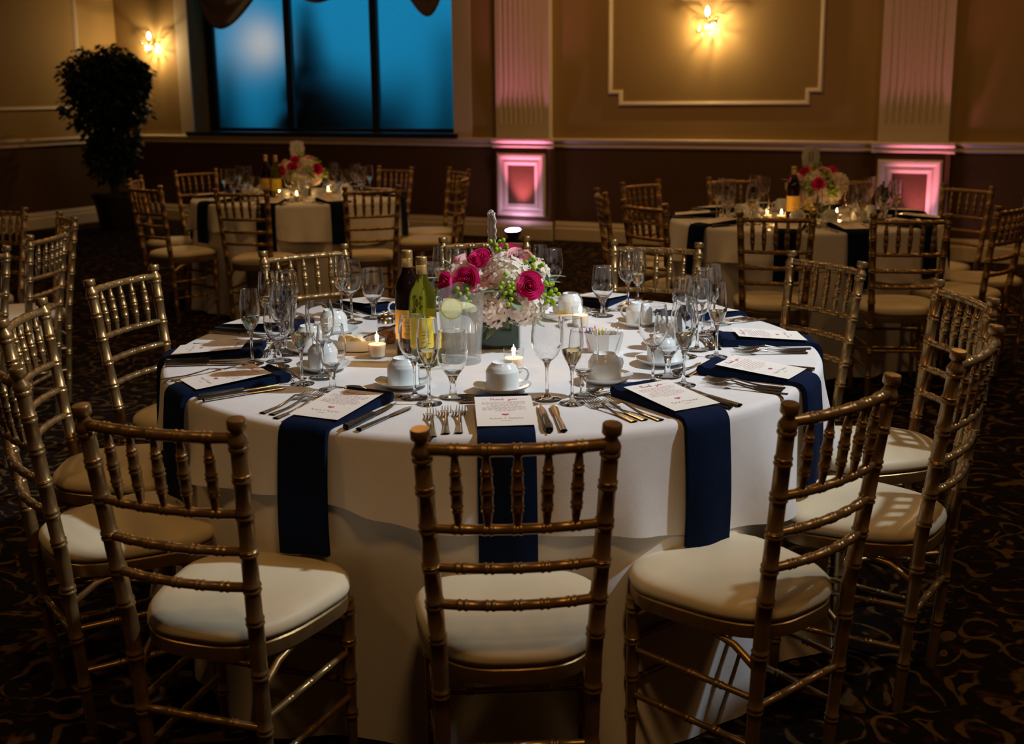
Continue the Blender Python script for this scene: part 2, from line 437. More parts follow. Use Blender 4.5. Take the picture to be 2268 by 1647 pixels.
def panel_frame(name, x0, x1, z0, z1, step, wd, dep, mx, parent=None, kind='structure'):
    """moulding frame with notched lower corners, mitred flat strips with a raised bead"""
    if step > 0:
        path = [(x0, z1), (x0, z0 + step), (x0 + step, z0 + step), (x0 + step, z0), (x1 - step, z0), (x1 - step, z0 + step), (x1, z0 + step), (x1, z1)]
        closed = [(x0 + step, z1 + step), (x0 + step, z1)]
        path = [(x0, z1 - step)] + path[1:-1] + [(x1, z1 - step), (x1 - step, z1 - step), (x1 - step, z1), (x0 + step, z1), (x0 + step, z1 - step)]
    else:
        path = [(x0, z1), (x0, z0), (x1, z0), (x1, z1)]
    pts = [Vector((p[0], p[1])) for p in path]; n = len(pts)
    prof = [(-wd / 2, 0), (-wd / 2, dep * .6), (-wd / 4, dep), (wd / 8, dep * .8), (wd / 4, dep * .45), (wd / 2, dep * .4), (wd / 2, 0)]
    vs = []; fs = []; m = len(prof)
    for i in range(n):
        a = (pts[i] - pts[i - 1]).normalized(); b = (pts[(i + 1) % n] - pts[i]).normalized()
        na = Vector((-a.y, a.x)); nb = Vector((-b.y, b.x))
        bis = (na + nb); bis = bis / max(1e-6, bis.dot(na)) if bis.length > 1e-6 else na
        for o, d in prof:
            q = pts[i] + bis * o
            vs.append((q.x, -d, q.y))
    for i in range(n):
        i2 = (i + 1) % n
        for k in range(m - 1):
            fs.append((i * m + k, i * m + k + 1, i2 * m + k + 1, i2 * m + k))
    o = link(name, MB().add(vs, fs).mesh(name, M['trim'], 20), parent, mx)
    if parent is None: o['kind'] = kind
    return o
panel_frame('trim_3', 1.12, 3.16, 1.36, 3.45, .11, .045, .022, WM)
panel_frame('trim_4', -4.2, -0.62, 1.36, 3.45, .11, .045, .022, LWM)
panel_frame('trim_5', -8.6, -4.9, 1.36, 3.45, .11, .045, .022, LWM)

# fluted pilasters on pedestals
for k, (a, b) in enumerate(PIL):
    p = link('trim_%d' % (6 + k), None, None, WM); p['kind'] = 'structure'
    dep = .085; nf = 9; wdt = (b - a); fl0 = 1.165
    pitch = (wdt - .09) / nf
    sec = []                                        # cross-section with flutes, front at y=-dep
    xs = [(a, 0), (a, -dep)]
    for i in range(nf):
        c = a + .045 + pitch * (i + .5); rr = pitch * .36
        xs += [(c - rr * math.cos(t), -dep + rr * .95 * math.sin(t)) for t in [PI * j / 6 for j in range(7)]]
    xs += [(b, -dep), (b, 0)]
    mb = MB(); n = len(xs)
    vs = [(x, y, z) for z in (fl0, 3.6) for x, y in xs]
    mb.add(vs, [(i, i + 1, n + i + 1, n + i) for i in range(n - 1)])
    mb.box((a, -dep, 1.0), (b, 0, fl0)); mb.box((a - .03, -dep - .03, 3.6), (b + .03, 0, ZC))
    link('fluted_shaft', mb.mesh('fluted_shaft', M['trim'], 25), p)
    mb = MB()
    mb.add([(c[0], c[1], fl0 + .0005) for c in []], [])
    # pedestal
    pa, pb = a - .005, b + .03
    link('pedestal', MB().box((pa, -dep - .02, 0), (pb, 0, .93)).mesh('pedestal', M['wall_low'], 20), p)
    cap = profile_run([(d + dep + .02, z) for d, z in RAILP], pa - .035, pb + .035)
    link('pedestal_cap', cap.mesh('pedestal_cap', M['trim'], 20), p)
    link('pedestal_base', profile_run([(d + dep + .02, z) for d, z in BASEP], pa - .02, pb + .02).mesh('pedestal_base', M['trim'], 20), p)
    for (q0, q1, r0, r1, wd, dp) in ((a + .055, b - .065, .275, .835, .07, .03), (a + .115, b - .125, .335, .775, .05, .016)):
        f = panel_frame('panel_moulding', q0, q1, r0, r1, 0, wd, dp, Matrix.Translation((0, -dep - .02, 0)), p)

# window: reveal, black frame, frosted panes, casing and sill
wi = link('window_1', None, None, WM); wi['kind'] = 'structure'
cs = .19
for nm_, p, q in (('casing', (OX0 - cs, -.022, RAIL1), (OX0, 0, OZ1)), ('casing', (OX0 - cs, -.022, OZ1), (OX1 + cs + .02, 0, OZ1 + cs)), ('casing', (OX1, -.022, RAIL1), (OX1 + cs + .02, 0, OZ1)),
                  ('reveal', (OX0 - .02, 0, OZ0), (OX0, OD, OZ1)), ('reveal', (OX1, 0, OZ0), (OX1 + .02, OD, OZ1))):
    link(nm_, MB().box(p, q).mesh(nm_, M['wall' if nm_ == 'reveal' else 'trim'], 20), wi)
link('window_sill', MB().box((OX0 - .09, -.06, 1.018), (OX1 + .05, OD + .02, OZ0)).mesh('window_sill', M['black'], 20), wi)
y0, y1 = OD - .02, OD + .04
for nm_, a, b in (('jamb', OX0, -4.11), ('mullion', -3.05, -2.96), ('mullion', -1.87, -1.78), ('jamb', OX1 - .09, OX1)):
    link(nm_, MB().box((a, y0, 1.10), (b, y1, OZ1 - .06)).mesh(nm_, M['black'], 20), wi)
link('bottom_rail', MB().box((OX0, y0, OZ0), (OX1, y1, 1.10)).mesh('bottom_rail', M['black'], 20), wi)
link('top_rail', MB().box((OX0, y0, OZ1 - .06), (OX1, y1, OZ1)).mesh('top_rail', M['black'], 20), wi)
for a, b in ((-4.11, -3.05), (-2.96, -1.87), (-1.78, OX1 - .09)):
    link('pane', MB().add([(a, OD + .01, 1.10), (b, OD + .01, 1.10), (b, OD + .01, OZ1 - .06), (a, OD + .01, OZ1 - .06)], [(0, 1, 2, 3)]).mesh('pane', M['frost'], 0), wi)
# gathered swags across the top of the window
def swag(x0, x1, ztop, zlow, skew, yy, label):
    def fn(u, v):
        # u across, v down the swag: nested folds hanging to a low point
        sag = math.sin(PI * u ** skew)
        z = ztop - (ztop - zlow) * (0.22 + .78 * v) * sag - v * .06 * (1 - sag)
        return (x0 + (x1 - x0) * u, yy - .012 * math.sin(v * PI * 7) * (0.3 + sag), z)
    o = link('swag_valance', MB().grid(36, 36, fn).mesh('swag_valance', M['swag'], 60), None, WM)
    md = o.modifiers.new('thick', 'SOLIDIFY'); md.thickness = .004
    return tag(o, label, 'valance', 'swags over the window')
swag(OX0 + .01, -2.72, 3.22, 2.23, .52, .10, 'brown cloth swag hanging over the leftmost frosted pane')
swag(-3.32, -1.62, 3.22, 2.47, 1.0, .16, 'brown cloth swag hanging over the middle frosted pane')
swag(-2.2, OX1 - .01, 3.22, 2.265, 2.7, .10, 'brown cloth swag hanging over the frosted pane beside the fluted pilaster')
mb = MB().sweep([(OX0 + .01, .13, 3.225), (OX1 - .01, .13, 3.225)], .02, 10)
tag(link('curtain_pole', mb.mesh('curtain_pole', M['black']), None, WM), 'black pole carrying the brown swags above the window', 'curtain pole')

# outdoors behind the frosted panes
def conifer(x, y, h, r, seed, label):
    rnd = random.Random(seed); root = link('conifer', None, None, WM @ Matrix.Translation((x, y, 0)))
    mb = MB()
    for i in range(260):
        t = rnd.random() ** .8; z = .4 + t * (h - .4); rad = r * (1 - t) * (.6 + .5 * rnd.random()) + .02; a = rnd.random() * 2 * PI
        p = Vector((rad * math.cos(a), rad * math.sin(a), z - .25 * rad)); s_ = .05 + .09 * rnd.random()
        q = Vector((-math.sin(a), math.cos(a), 0)) * s_
        mb.add([Vector((0, 0, z)), p - q, p + Vector((0, 0, -.08)), p + q], [(0, 1, 2), (0, 2, 3)])
    link('boughs', mb.mesh('boughs', M['conifer'], 0), root)
    link('trunk', MB().sweep([(0, 0, 0), (0, 0, h * .9)], [.07, .02], 8).mesh('trunk', M['bark']), root)
    return tag(root, label, 'tree')
conifer(-3.27, 1.2, 2.6, .75, 5, 'dark conifer dimly seen through the middle frosted pane')
conifer(-4.85, 1.6, 1.95, .5, 6, 'dark shrub dimly seen through the leftmost frosted pane')
conifer(-1.60, 1.8, 2.25, .3, 8, 'dark slim tree dimly seen through the pane beside the pilaster')
conifer(-2.45, 2.2, 1.75, .45, 9, 'low dark shrub dimly seen through the pane beside the pilaster')
hb = MB()
rnd = random.Random(4)
def hedge_fn(u, v):
    x = -4.3 + 1.5 * u; zt = 1.5 + .25 * math.sin(u * 3.1) + .05 * math.sin(u * 37)
    a = v * PI
    return (x, 2.3 - .3 * math.cos(a) + .03 * math.sin(x * 30 + v * 9), max(0, zt * math.sin(a)))
tag(link('clipped_hedge', hb.grid(50, 16, hedge_fn).mesh('clipped_hedge', M['hedge']), None, WM), 'dark hedge dimly seen at the foot of the middle pane', 'hedge')
lp = link('street_lamp', None, None, WM @ Matrix.Translation((-4.62, 2.2, 0)))
lb = MB(); ico(lb, (0, 0, 2.14), .16, 2); link('globe', lb.mesh('globe', M['lampglow']), lp)
link('post', MB().lathe([(.07, 0), (.07, .1), (.03, .2), (.03, 1.93), (.06, 1.96), (0, 1.97)], 12).mesh('post', M['black']), lp)
tag(lp, 'glowing globe lamp outdoors, blurred behind the leftmost frosted pane', 'lamp')
gd = link('ground', MB().box((-14, .6, -.06), (8, 14, -.005)).mesh('ground', M['hedge'], 0), None, WM); gd['kind'] = 'structure'

# ------------------------------------------------------------------ wall sconces
def sconce(x, z, label, power):
    root = link('wall_sconce', None, None, WM @ Matrix.Translation((x, -.0, z)))
    tag(root, label, 'sconce', 'crystal wall sconces')
    link('backplate', MB().lathe([(0, -.0), (.055, 0), (.055, .012), (.035, .02), (.012, .03), (0, .03)], 20, Matrix.Rotation(R(90), 4, 'X')).mesh('backplate', M['brass']), root)
    link('arm', MB().sweep([(0, -.02, 0), (0, -.07, -.03), (0, -.12, -.02), (0, -.12, .01)], .007, 8).mesh('arm', M['brass']), root)
    link('candle_sleeve', MB().lathe([(0, 0), (.012, 0), (.012, .045), (0, .046)], 12, Matrix.Translation((0, -.12, .0))).mesh('candle_sleeve', M['trim']), root)
    link('bulb', MB().lathe([(0, 0), (.010, .002), (.019, .025), (.021, .04), (.013, .065), (0, .085)], 14, Matrix.Translation((0, -.12, .046))).mesh('bulb', M['bulb']), root)
    hb_ = MB(); ico(hb_, (0, -.12, -.05), .0125, 2)
    link('filament_bulb', hb_.mesh('filament_bulb', M['hotbulb']), root)
    dm = MB(); dm.lathe([(0, -.026), (.006, -.02), (.010, 0), (.006, .018), (0, .024)], 6)
    dme = dm.mesh('crystal_drop', M['crystal'], 0); dmc = dm.mesh('crystal_drop', M['clearcrystal'], 0)
    for ring, (n, r, zz, sc, me) in enumerate([(16, .10, -.005, 1.2, dmc), (12, .07, -.06, 1.1, dmc), (9, .05, -.10, 1.1, dmc), (5, .03, -.135, 1.0, dmc)]):
        for i in range(n):
            a = 2 * PI * (i + .5 * ring) / n
            link('crystal_drop', me, root, Matrix.Translation((r * math.cos(a), -.12 + r * math.sin(a), zz)) @ Matrix.Scale(sc, 4))
    for i in range(13):  # thin glass rods added between bulb and wall, meant to cast radial streaks
        a = 2 * PI * (i + .35 * math.sin(i * 2.3)) / 13 + .2; r1 = .085 + .03 * math.sin(i * 1.7)
        link('streak_rod', MB().sweep([(.028 * math.cos(a), -.085, -.05 + .028 * math.sin(a)), (r1 * math.cos(a), -.078, -.05 + r1 * math.sin(a))], [.0045, .0016], 5).mesh('streak_rod', M['crystal'], 0), root)
    link('ring', MB().sweep([(.10 * math.cos(2 * PI * k / 24), -.12 + .10 * math.sin(2 * PI * k / 24), .022) for k in range(26)], .003, 6, caps=False).mesh('ring', M['brass']), root)
    for sx in (-1, 1):
        link('side_arm', MB().sweep([(0, -.03, 0), (sx * .06, -.06, .06), (sx * .13, -.07, .05), (sx * .16, -.07, .03)], .004, 8).mesh('side_arm', M['brass']), root)
        for i in range(4):
            link('crystal_drop', dmc, root, Matrix.Translation((sx * (.115 + .018 * i), -.07, .01 + .02 * (i % 2))) @ Matrix.Scale(.8, 4))
sconce(2.13, 2.10, 'lit crystal wall sconce inside the white moulding frame', 26)
sconce(-4.74, 2.09, 'lit crystal wall sconce in the corner above the potted tree', 22)

# ------------------------------------------------------------------ uplights at the pilasters
def uplight(x, label):
    mx = WM @ Matrix.Translation((x, -.30, 0))
    root = link('led_uplight', None, None, mx)
    tag(root, label, 'uplight', 'uplights at the pilasters')
    tl = Matrix.Translation((0, 0, .055)) @ Matrix.Rotation(R(8), 4, 'X')
    can = MB().lathe([(0, -.03), (.05, -.03), (.062, 0), (.082, .04), (.088, .052), (.088, .062), (.080, .062), (.078, .05), (0, .05)], 28, tl)
    can = link('can', can.mesh('can', M['rubber']), root)
    k = 0
    for rr, n in ((0, 1), (.022, 6), (.044, 11), (.064, 16)):
        for i in range(n):
            a = 2 * PI * i / max(n, 1)
            k += 1
            link('led_lens', MB().lathe([(.0108, .056), (.0108, .062), (.006, .065), (0, .066)], 8, tl @ Matrix.Translation((rr * math.cos(a), rr * math.sin(a), 0))).mesh('led_lens', M['leds'][(k * 7) % 3]), can)
    link('yoke', MB().sweep([(-.1, 0, .05), (-.11, 0, .0), (-.09, 0, -.0), (.09, 0, .005), (.11, 0, .0), (.1, 0, .05)], .008, 6).mesh('yoke', M['rubber']), root)
    link('cable', MB().sweep([(-.05, .02, .03), (-.16, .05, .004), (-.4, .1, .004), (-.8, .17, .004)], .005, 6).mesh('cable', M['rubber']), root)
    a = (mx @ Matrix.Translation((0.0, .0, .125))).translation
    b = (mx @ Matrix.Translation((0.02, .2, .82))).translation
    return a, b
a, b = uplight(.19, 'small black LED uplight glowing on the carpet before the fluted pilaster')
spot('uplight_beam', a, b, 125, (1.0, .25, .52), 48, .8, .03)
a, b = uplight(4.06, 'LED uplight hidden behind the table by the pilaster at far right')
spot('uplight_beam', a, b, 62, (1.0, .25, .42), 48, .8, .03)

# ------------------------------------------------------------------ potted ficus in the corner
def ficus():
    mx = Matrix.Translation((-4.50, 13.65, 0))
    root = link('potted_ficus', None, None, mx)
    tag(root, 'dark leafy ficus tree in a pot in the corner by the sconce', 'plant')
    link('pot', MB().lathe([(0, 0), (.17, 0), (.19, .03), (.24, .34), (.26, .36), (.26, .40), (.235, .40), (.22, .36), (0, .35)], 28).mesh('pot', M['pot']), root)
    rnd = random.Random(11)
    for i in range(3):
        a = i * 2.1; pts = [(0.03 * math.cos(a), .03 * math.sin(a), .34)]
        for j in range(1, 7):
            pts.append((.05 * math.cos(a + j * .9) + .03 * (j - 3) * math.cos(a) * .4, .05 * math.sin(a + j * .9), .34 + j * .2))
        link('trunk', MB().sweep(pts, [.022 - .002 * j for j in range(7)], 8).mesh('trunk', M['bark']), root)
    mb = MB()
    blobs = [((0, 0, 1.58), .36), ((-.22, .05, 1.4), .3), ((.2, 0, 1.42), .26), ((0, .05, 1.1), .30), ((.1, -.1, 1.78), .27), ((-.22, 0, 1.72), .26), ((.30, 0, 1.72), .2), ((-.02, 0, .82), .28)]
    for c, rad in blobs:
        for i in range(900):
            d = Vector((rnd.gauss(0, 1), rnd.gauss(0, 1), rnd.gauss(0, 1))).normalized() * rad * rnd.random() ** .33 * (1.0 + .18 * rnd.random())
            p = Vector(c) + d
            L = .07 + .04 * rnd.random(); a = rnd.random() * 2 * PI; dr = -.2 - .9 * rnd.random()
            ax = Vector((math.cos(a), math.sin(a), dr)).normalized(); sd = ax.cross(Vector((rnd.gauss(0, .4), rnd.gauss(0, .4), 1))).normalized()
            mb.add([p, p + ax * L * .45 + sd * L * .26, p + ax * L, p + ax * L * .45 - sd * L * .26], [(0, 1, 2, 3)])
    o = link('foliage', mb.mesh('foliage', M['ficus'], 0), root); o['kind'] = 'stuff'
    mb = MB()
    for i in range(7):
        a = rnd.random() * 6.28; h0 = 1.5; pts = [(0, 0, h0), (.2 * math.cos(a), .15 * math.sin(a), 1.8 + .1 * rnd.random()), (.34 * math.cos(a), .2 * math.sin(a), 1.95 + .15 * rnd.random())]
        mb.sweep(pts, [.008, .005, .002], 5)
        for j in range(6):
            p = Vector(pts[1]).lerp(Vector(pts[2]), j / 5); aa = rnd.random() * 6.28; ax = Vector((math.cos(aa), math.sin(aa), -.5)).normalized() * .07; sd = ax.cross(Vector((0, 0, 1))).normalized() * .018
            mb.add([p, p + ax * .45 + sd, p + ax, p + ax * .45 - sd], [(0, 1, 2, 3)])
    link('twigs', mb.mesh('twigs', M['ficus'], 0), root)['kind'] = 'stuff'
ficus()

# ------------------------------------------------------------------ gold ballroom chair
def resample(p0, p1, n, bow=(0, 0, 0)):
    p0, p1, bow = Vector(p0), Vector(p1), Vector(bow)
    return [p0.lerp(p1, t) + bow * (4 * t * (1 - t)) for t in [k / n for k in range(n + 1)]]
def ringed(p0, p1, r_of_t, rings, bump=.0028, gap=.011, bow=(0, 0, 0), seg=10, half=.0045, single=False):
    """turned bamboo-look rod; rings = fractions where a double ring sits"""
    p0, p1, bow = Vector(p0), Vector(p1), Vector(bow)
    L = (p1 - p0).length
    ts = {0.0: 0, 1.0: 0}
    for t in rings:
        for c in ((0,) if single else (-gap / 2 / L, gap / 2 / L)):
            for o, b in ((-half / L, 0), (-half * .4 / L, 1), (half * .4 / L, 1), (half / L, 0)):
                ts[t + c + o] = b
    for k in range(1, 8): ts.setdefault(k / 8 + .0007, 0)
    ks = sorted(k for k in ts if 0 <= k <= 1)
    pts = [p0.lerp(p1, t) + bow * (4 * t * (1 - t)) for t in ks]
    rad = [r_of_t(t) + (bump if ts[t] else 0) for t in ks]
    return MB().sweep(pts, rad, seg)
def seat_outline(s, n=40):
    out = []
    for k in range(n):
        a = 2 * PI * k / n; c, sn = math.cos(a), math.sin(a)
        e = 2 / 3.0
        y = math.copysign(abs(sn) ** e, sn) * .205
        hw = .158 + (.206 - .158) * min(1, max(0, (y + .205) / .30))
        x = math.copysign(abs(c) ** e, c) * hw
        out.append((x * s, y * s - .012))
    return out
def seat_solid(rings, n=40):
    mb = MB(); vs = []; fs = []
    for s, z in rings: vs += [(x, y, z) for x, y in seat_outline(s, n)]
    for i in range(len(rings) - 1):
        for k in range(n):
            k2 = (k + 1) % n; fs.append((i * n + k, i * n + k2, (i + 1) * n + k2, (i + 1) * n + k))
    fs.append(tuple(reversed(range(n)))); fs.append(tuple((len(rings) - 1) * n + k for k in range(n)))
    return mb.add(vs, fs)
def chair_proto():
    P = Proto()
    cm = M['chair']
    P.add('seat_cushion', seat_solid([(.93, .428), (.985, .432), (1.0, .443), (.985, .455), (.94, .464), (.84, .470), (.6, .474), (.25, .475)]).mesh('seat_cushion', M['cushion'], 60))
    P.add('seat_frame', seat_solid([(.93, .392), (.975, .395), (.985, .41), (.985, .424), (.955, .429), (.5, .429)]).mesh('seat_frame', cm, 40))
    def post(sx):
        top = Vector((sx * .170, -.272, .92)); mid = Vector((sx * .1465, -.208, .45)); bot = Vector((sx * .140, -.175, 0))
        L1 = (top - mid).length
        mb = MB()
        prof = [(0, .0)]
        # upper post with rings level with the rails, then the finial
        zt = lambda z: (z - .45) / .47
        mb2 = ringed(mid, mid.lerp(top, zt(.858)), lambda t: .0165 - .0005 * t, [zt(z) / zt(.858) for z in (.498, .571, .648, .727, .803)], bump=.0026, seg=12)
        mb.add(mb2.v, mb2.f)
        f0 = mid.lerp(top, zt(.856)); d = (top - mid).normalized()
        fin = [(0, .0165), (.004, .0195), (.009, .0195), (.012, .0172), (.016, .0195), (.021, .0195), (.026, .0185), (.036, .0125), (.042, .0115), (.045, .0165), (.0475, .0182), (.063, .0182), (.0655, .0165), (.066, .004)]
        mb.sweep([f0 + d * t for t, r in fin], [r for t, r in fin], 14)
        mb3 = ringed(bot, mid, lambda t: .0125 + .004 * t, [.28, .56, .84], seg=12)
        mb.add(mb3.v, mb3.f)
        return mb.mesh('back_post', cm, 50), top, mid, bot
    posts = {}
    for sx in (-1, 1):
        me, *pp = post(sx); posts[sx] = pp
        P.add('back_post', me)
    def on_post(sx, z):
        top, mid, bot = posts[sx]
        return mid.lerp(top, (z - .45) / .47) if z >= .45 else bot.lerp(mid, z / .45)
    bow = Vector((0, -.022, 0))
    fr = [.17, .335, .5, .665, .83]
    for z, rr in ((.882, .0115), (.727, .0098), (.648, .0098), (.571, .0098)):
        P.add('back_rail', ringed(on_post(-1, z), on_post(1, z), lambda t: rr, fr, bump=.0016, gap=.012, bow=bow, half=.004).mesh('back_rail', cm, 50))
    def on_rail(z, t):
        return on_post(-1, z).lerp(on_post(1, z), t) + bow * (4 * t * (1 - t))
    for t in fr:
        a, b = on_rail(.727, t), on_rail(.882, t)
        def rr(u): return .0042 + .0068 * max(0, math.sin(PI * min(1, max(0, u)) ** .92)) ** .75
        P.add('spindle', ringed(a, b, rr, [.27, .5, .73], bump=.0018, gap=.009, half=.0035).mesh('spindle', cm, 50))
    fl = {}
    for sx in (-1, 1):
        a, b = Vector((sx * .168, .135, 0)), Vector((sx * .168, .130, .40)); fl[sx] = (a, b)
        P.add('leg', ringed(a, b, lambda t: .0105 + .0065 * t, [.3, .52, .74, .93], seg=12).mesh('leg', cm, 50))
    lf = lambda sx, z: fl[sx][0].lerp(fl[sx][1], z / .40)
    for sx in (-1, 1):
        for z in (.165, .275):
            P.add('side_stretcher', ringed(lf(sx, z), on_post(sx, z), lambda t: .0075, [.28, .5, .72], bump=.0016, half=.004).mesh('side_stretcher', cm, 50))
    for z in (.20, .30):
        P.add('front_stretcher', ringed(lf(-1, z), lf(1, z), lambda t: .0075, [.25, .5, .75], bump=.0016, half=.004).mesh('front_stretcher', cm, 50))
    P.add('rear_stretcher', ringed(on_post(-1, .255), on_post(1, .255), lambda t: .0085, [.25, .5, .75], bump=.0016, half=.004).mesh('rear_stretcher', cm, 50))
    for sx in (-1, 1):
        P.add('corner_bracket', MB().sweep([(sx * .168, .132, .35), (sx * .163, .09, .378), (sx * .16, .02, .394)], [.009, .008, .006], 8).mesh('corner_bracket', cm, 50))
        P.add('corner_bracket', MB().sweep([(sx * .145, -.19, .345), (sx * .15, -.14, .378), (sx * .158, -.07, .394)], [.009, .008, .006], 8).mesh('corner_bracket', cm, 50))
    return P
CHAIR = chair_proto()
def place_chair(mid, facing, label, group):
    """mid: ground point under the middle of the two finials; facing: direction (deg) the sitter looks"""
    f = R(facing)
    o = Vector((mid[0], mid[1], 0)) + Vector((math.cos(f), math.sin(f), 0)) * .272
    return CHAIR.place('ballroom_chair', T(o.x, o.y, 0, f - PI / 2), label, 'chair', group)

# ------------------------------------------------------------------ glassware, china, cutlery prototypes
def glass_proto(bowl, stem, liquid=None, seg=28):
    P = Proto()
    inner = [(max(.001, r - .0011), z + (.0022 if i == 0 else .0006)) for i, (r, z) in enumerate(bowl[:-1])] + [(bowl[-1][0] - .0009, bowl[-1][1])]
    P.add('bowl', MB().lathe([(0, bowl[0][1])] + bowl + list(reversed(inner)) + [(0, inner[0][1])], seg).mesh('bowl', M['blown'], 60))
    P.add('stem_and_foot', MB().lathe(stem, seg).mesh('stem_and_foot', M['solid'], 50))
    rim_r, rim_z = bowl[-1]; rim_r -= .0004; rim_z += .0004
    P.add('rim', MB().lathe([(rim_r - .0006, rim_z - .0008), (rim_r + .0007, rim_z - .0006), (rim_r + .0007, rim_z + .0006), (rim_r - .0006, rim_z + .0008), (rim_r - .0006, rim_z - .0008)], seg).mesh('rim', M['solid'], 60))
    if liquid: P.add('sparkling_wine', MB().lathe(liquid, seg).mesh('sparkling_wine', M['wine'], 50))
    return P
def foot(r, h=.0): return [(0, 0), (r * .96, 0), (r, .0015), (r * .97, .003), (r * .6, .0055), (r * .25, .009)]
WINE = glass_proto([(.004, .094), (.014, .098), (.026, .110), (.034, .126), (.0375, .144), (.0370, .165), (.0335, .190), (.031, .203)],
                   foot(.035) + [(.0045, .016), (.0037, .03), (.0035, .06), (.0042, .080), (.008, .092), (.012, .0975), (.006, .100), (0, .1005)])
FLUTE = glass_proto([(.004, .093), (.012, .099), (.020, .112), (.0255, .130), (.0275, .150), (.0265, .175), (.0235, .198), (.0225, .208)],
                    foot(.031) + [(.0043, .016), (.0036, .03), (.0035, .062), (.0045, .080), (.007, .090), (.010, .0955), (.005, .098), (0, .0985)],
                    [(0, .0990), (.0108, .1005), (.0180, .112), (.0232, .127), (.0238, .1315), (.0225, .1318), (0, .1318)])
WATER = glass_proto([(.006, .058), (.020, .063), (.031, .078), (.037, .098), (.0375, .118), (.0345, .145), (.0315, .165)],
                    foot(.036) + [(.0085, .016), (.0068, .026), (.0078, .038), (.011, .050), (.017, .060), (.022, .0655), (.010, .066), (0, .0665)])
# upturned coffee cup and saucer
def cup_proto():
    P = Proto()
    P.add('body', MB().lathe([(0, .0585), (.022, .0585), (.0235, .060), (.0245, .0665), (.0255, .067), (.0265, .0655), (.0275, .0625), (.033, .0575), (.0378, .0510), (.0385, .0485), (.0405, .0465), (.0412, .043), (.0415, .012), (.0425, .001), (.0410, 0), (.0395, .002), (.038, .036), (.034, .046), (0, .05)], 32).mesh('body', M['china'], 40))
    hp = [(.040, 0, .048), (.053, 0, .050), (.064, 0, .043), (.067, 0, .031), (.063, 0, .020), (.054, 0, .014), (.041, 0, .012)]
    P.add('handle', MB().sweep(hp, [.0052, .0048, .0045, .0044, .0045, .0048, .005], 10, flat=.75).mesh('handle', M['china'], 60))
    mk = MB()
    mk.ribbon([(-.010 + .002 * k, .003 * math.sin(k * 1.7), 0) for k in range(11)], .0045, .0590)
    mk.ribbon([(-.006, -.006, 0), (.006, -.006, 0)], .0015, .0590)
    P.add('maker_mark', mk.mesh('maker_mark', M['blueprint'], 0), 0, 'small blue printed mark')
    return P
CUP = cup_proto()
SAUCER_ME = MB().lathe([(0, .004), (.036, .004), (.038, 0), (.041, 0), (.045, .004), (.062, .011), (.072, .018), (.0728, .0195), (.0712, .0195), (.060, .0135), (.043, .0085), (.036, .0075), (0, .007)], 40).mesh('saucer', M['china'], 45)
# cutlery lies along +y, handle end at y=0
def handle_part(L, w0=.0095, w1=.0035, z1=.011):
    def fn(u, v):
        y = L * u; wd = w0 + (w1 - w0) * min(1, u * 1.15) ** .8
        a = v * 2 * PI
        return (wd * math.cos(a), y, .0022 + z1 * max(0, (u - .45) / .55) ** 1.4 + .0020 * math.sin(a))
    return fn
def fork_mesh(L=.205):
    mb = MB(); hl = L * .64
    mb.grid(14, 10, handle_part(hl))
    # the shoulders widen, then four tines curve up then down
    def blade(u, v):
        y = hl + (L * .10) * u; wd = .0035 + .0085 * math.sin(u * PI / 2)
        a = v * 2 * PI
        return (wd * math.cos(a), y, .0132 + .001 * math.sin(a) - .004 * u)
    mb.grid(5, 10, blade)
    y0 = hl + L * .10
    for k in range(4):
        x = -.0102 + .0068 * k
        mb.sweep([(x, y0 - .004, .0094), (x, y0 + .012, .0065), (x, y0 + .030, .0062), (x * .96, L, .0105)], [.0021, .0019, .0016, .0008], 6)
    return mb.mesh('fork', M['steel'], 60)
def spoon_mesh(L=.165):
    mb = MB(); hl = L * .70
    mb.grid(14, 10, handle_part(hl, .0078, .003, .009))
    def bowl(u, v):
        a = v * 2 * PI; rr = u
        x = .0165 * rr * math.cos(a); y = hl + L * .145 + L * .155 * rr * math.sin(a)
        return (x, y, .0035 + .0072 * rr ** 2.2)
    mb.grid(6, 20, bowl)
    def bowl2(u, v):
        x, y, z = bowl(u, v); return (x * 1.02, y, z - .0013)
    mb.grid(6, 20, bowl2)
    return mb.mesh('spoon', M['steel'], 60)
def table_knife_mesh(L=.215):
    mb = MB(); hl = L * .52
    mb.grid(12, 10, lambda u, v: ((.0085 - .002 * u) * math.cos(v * 2 * PI), hl * u, .004 + (.0036 - .001 * u) * math.sin(v * 2 * PI)))
    def blade(u, v):
        a = v * 2 * PI; wd = (.0055 + .0035 * math.sin(min(1, u * 1.6) * PI / 2)) * (1 - max(0, u - .86) ** 1.5 * 14)
        return (max(.0005, wd) * math.cos(a) + .0012 * u, hl + (L - hl) * u, .004 + .0009 * math.sin(a))
    mb.grid(14, 8, blade)
    return mb.mesh('table_knife', M['steel'], 50)
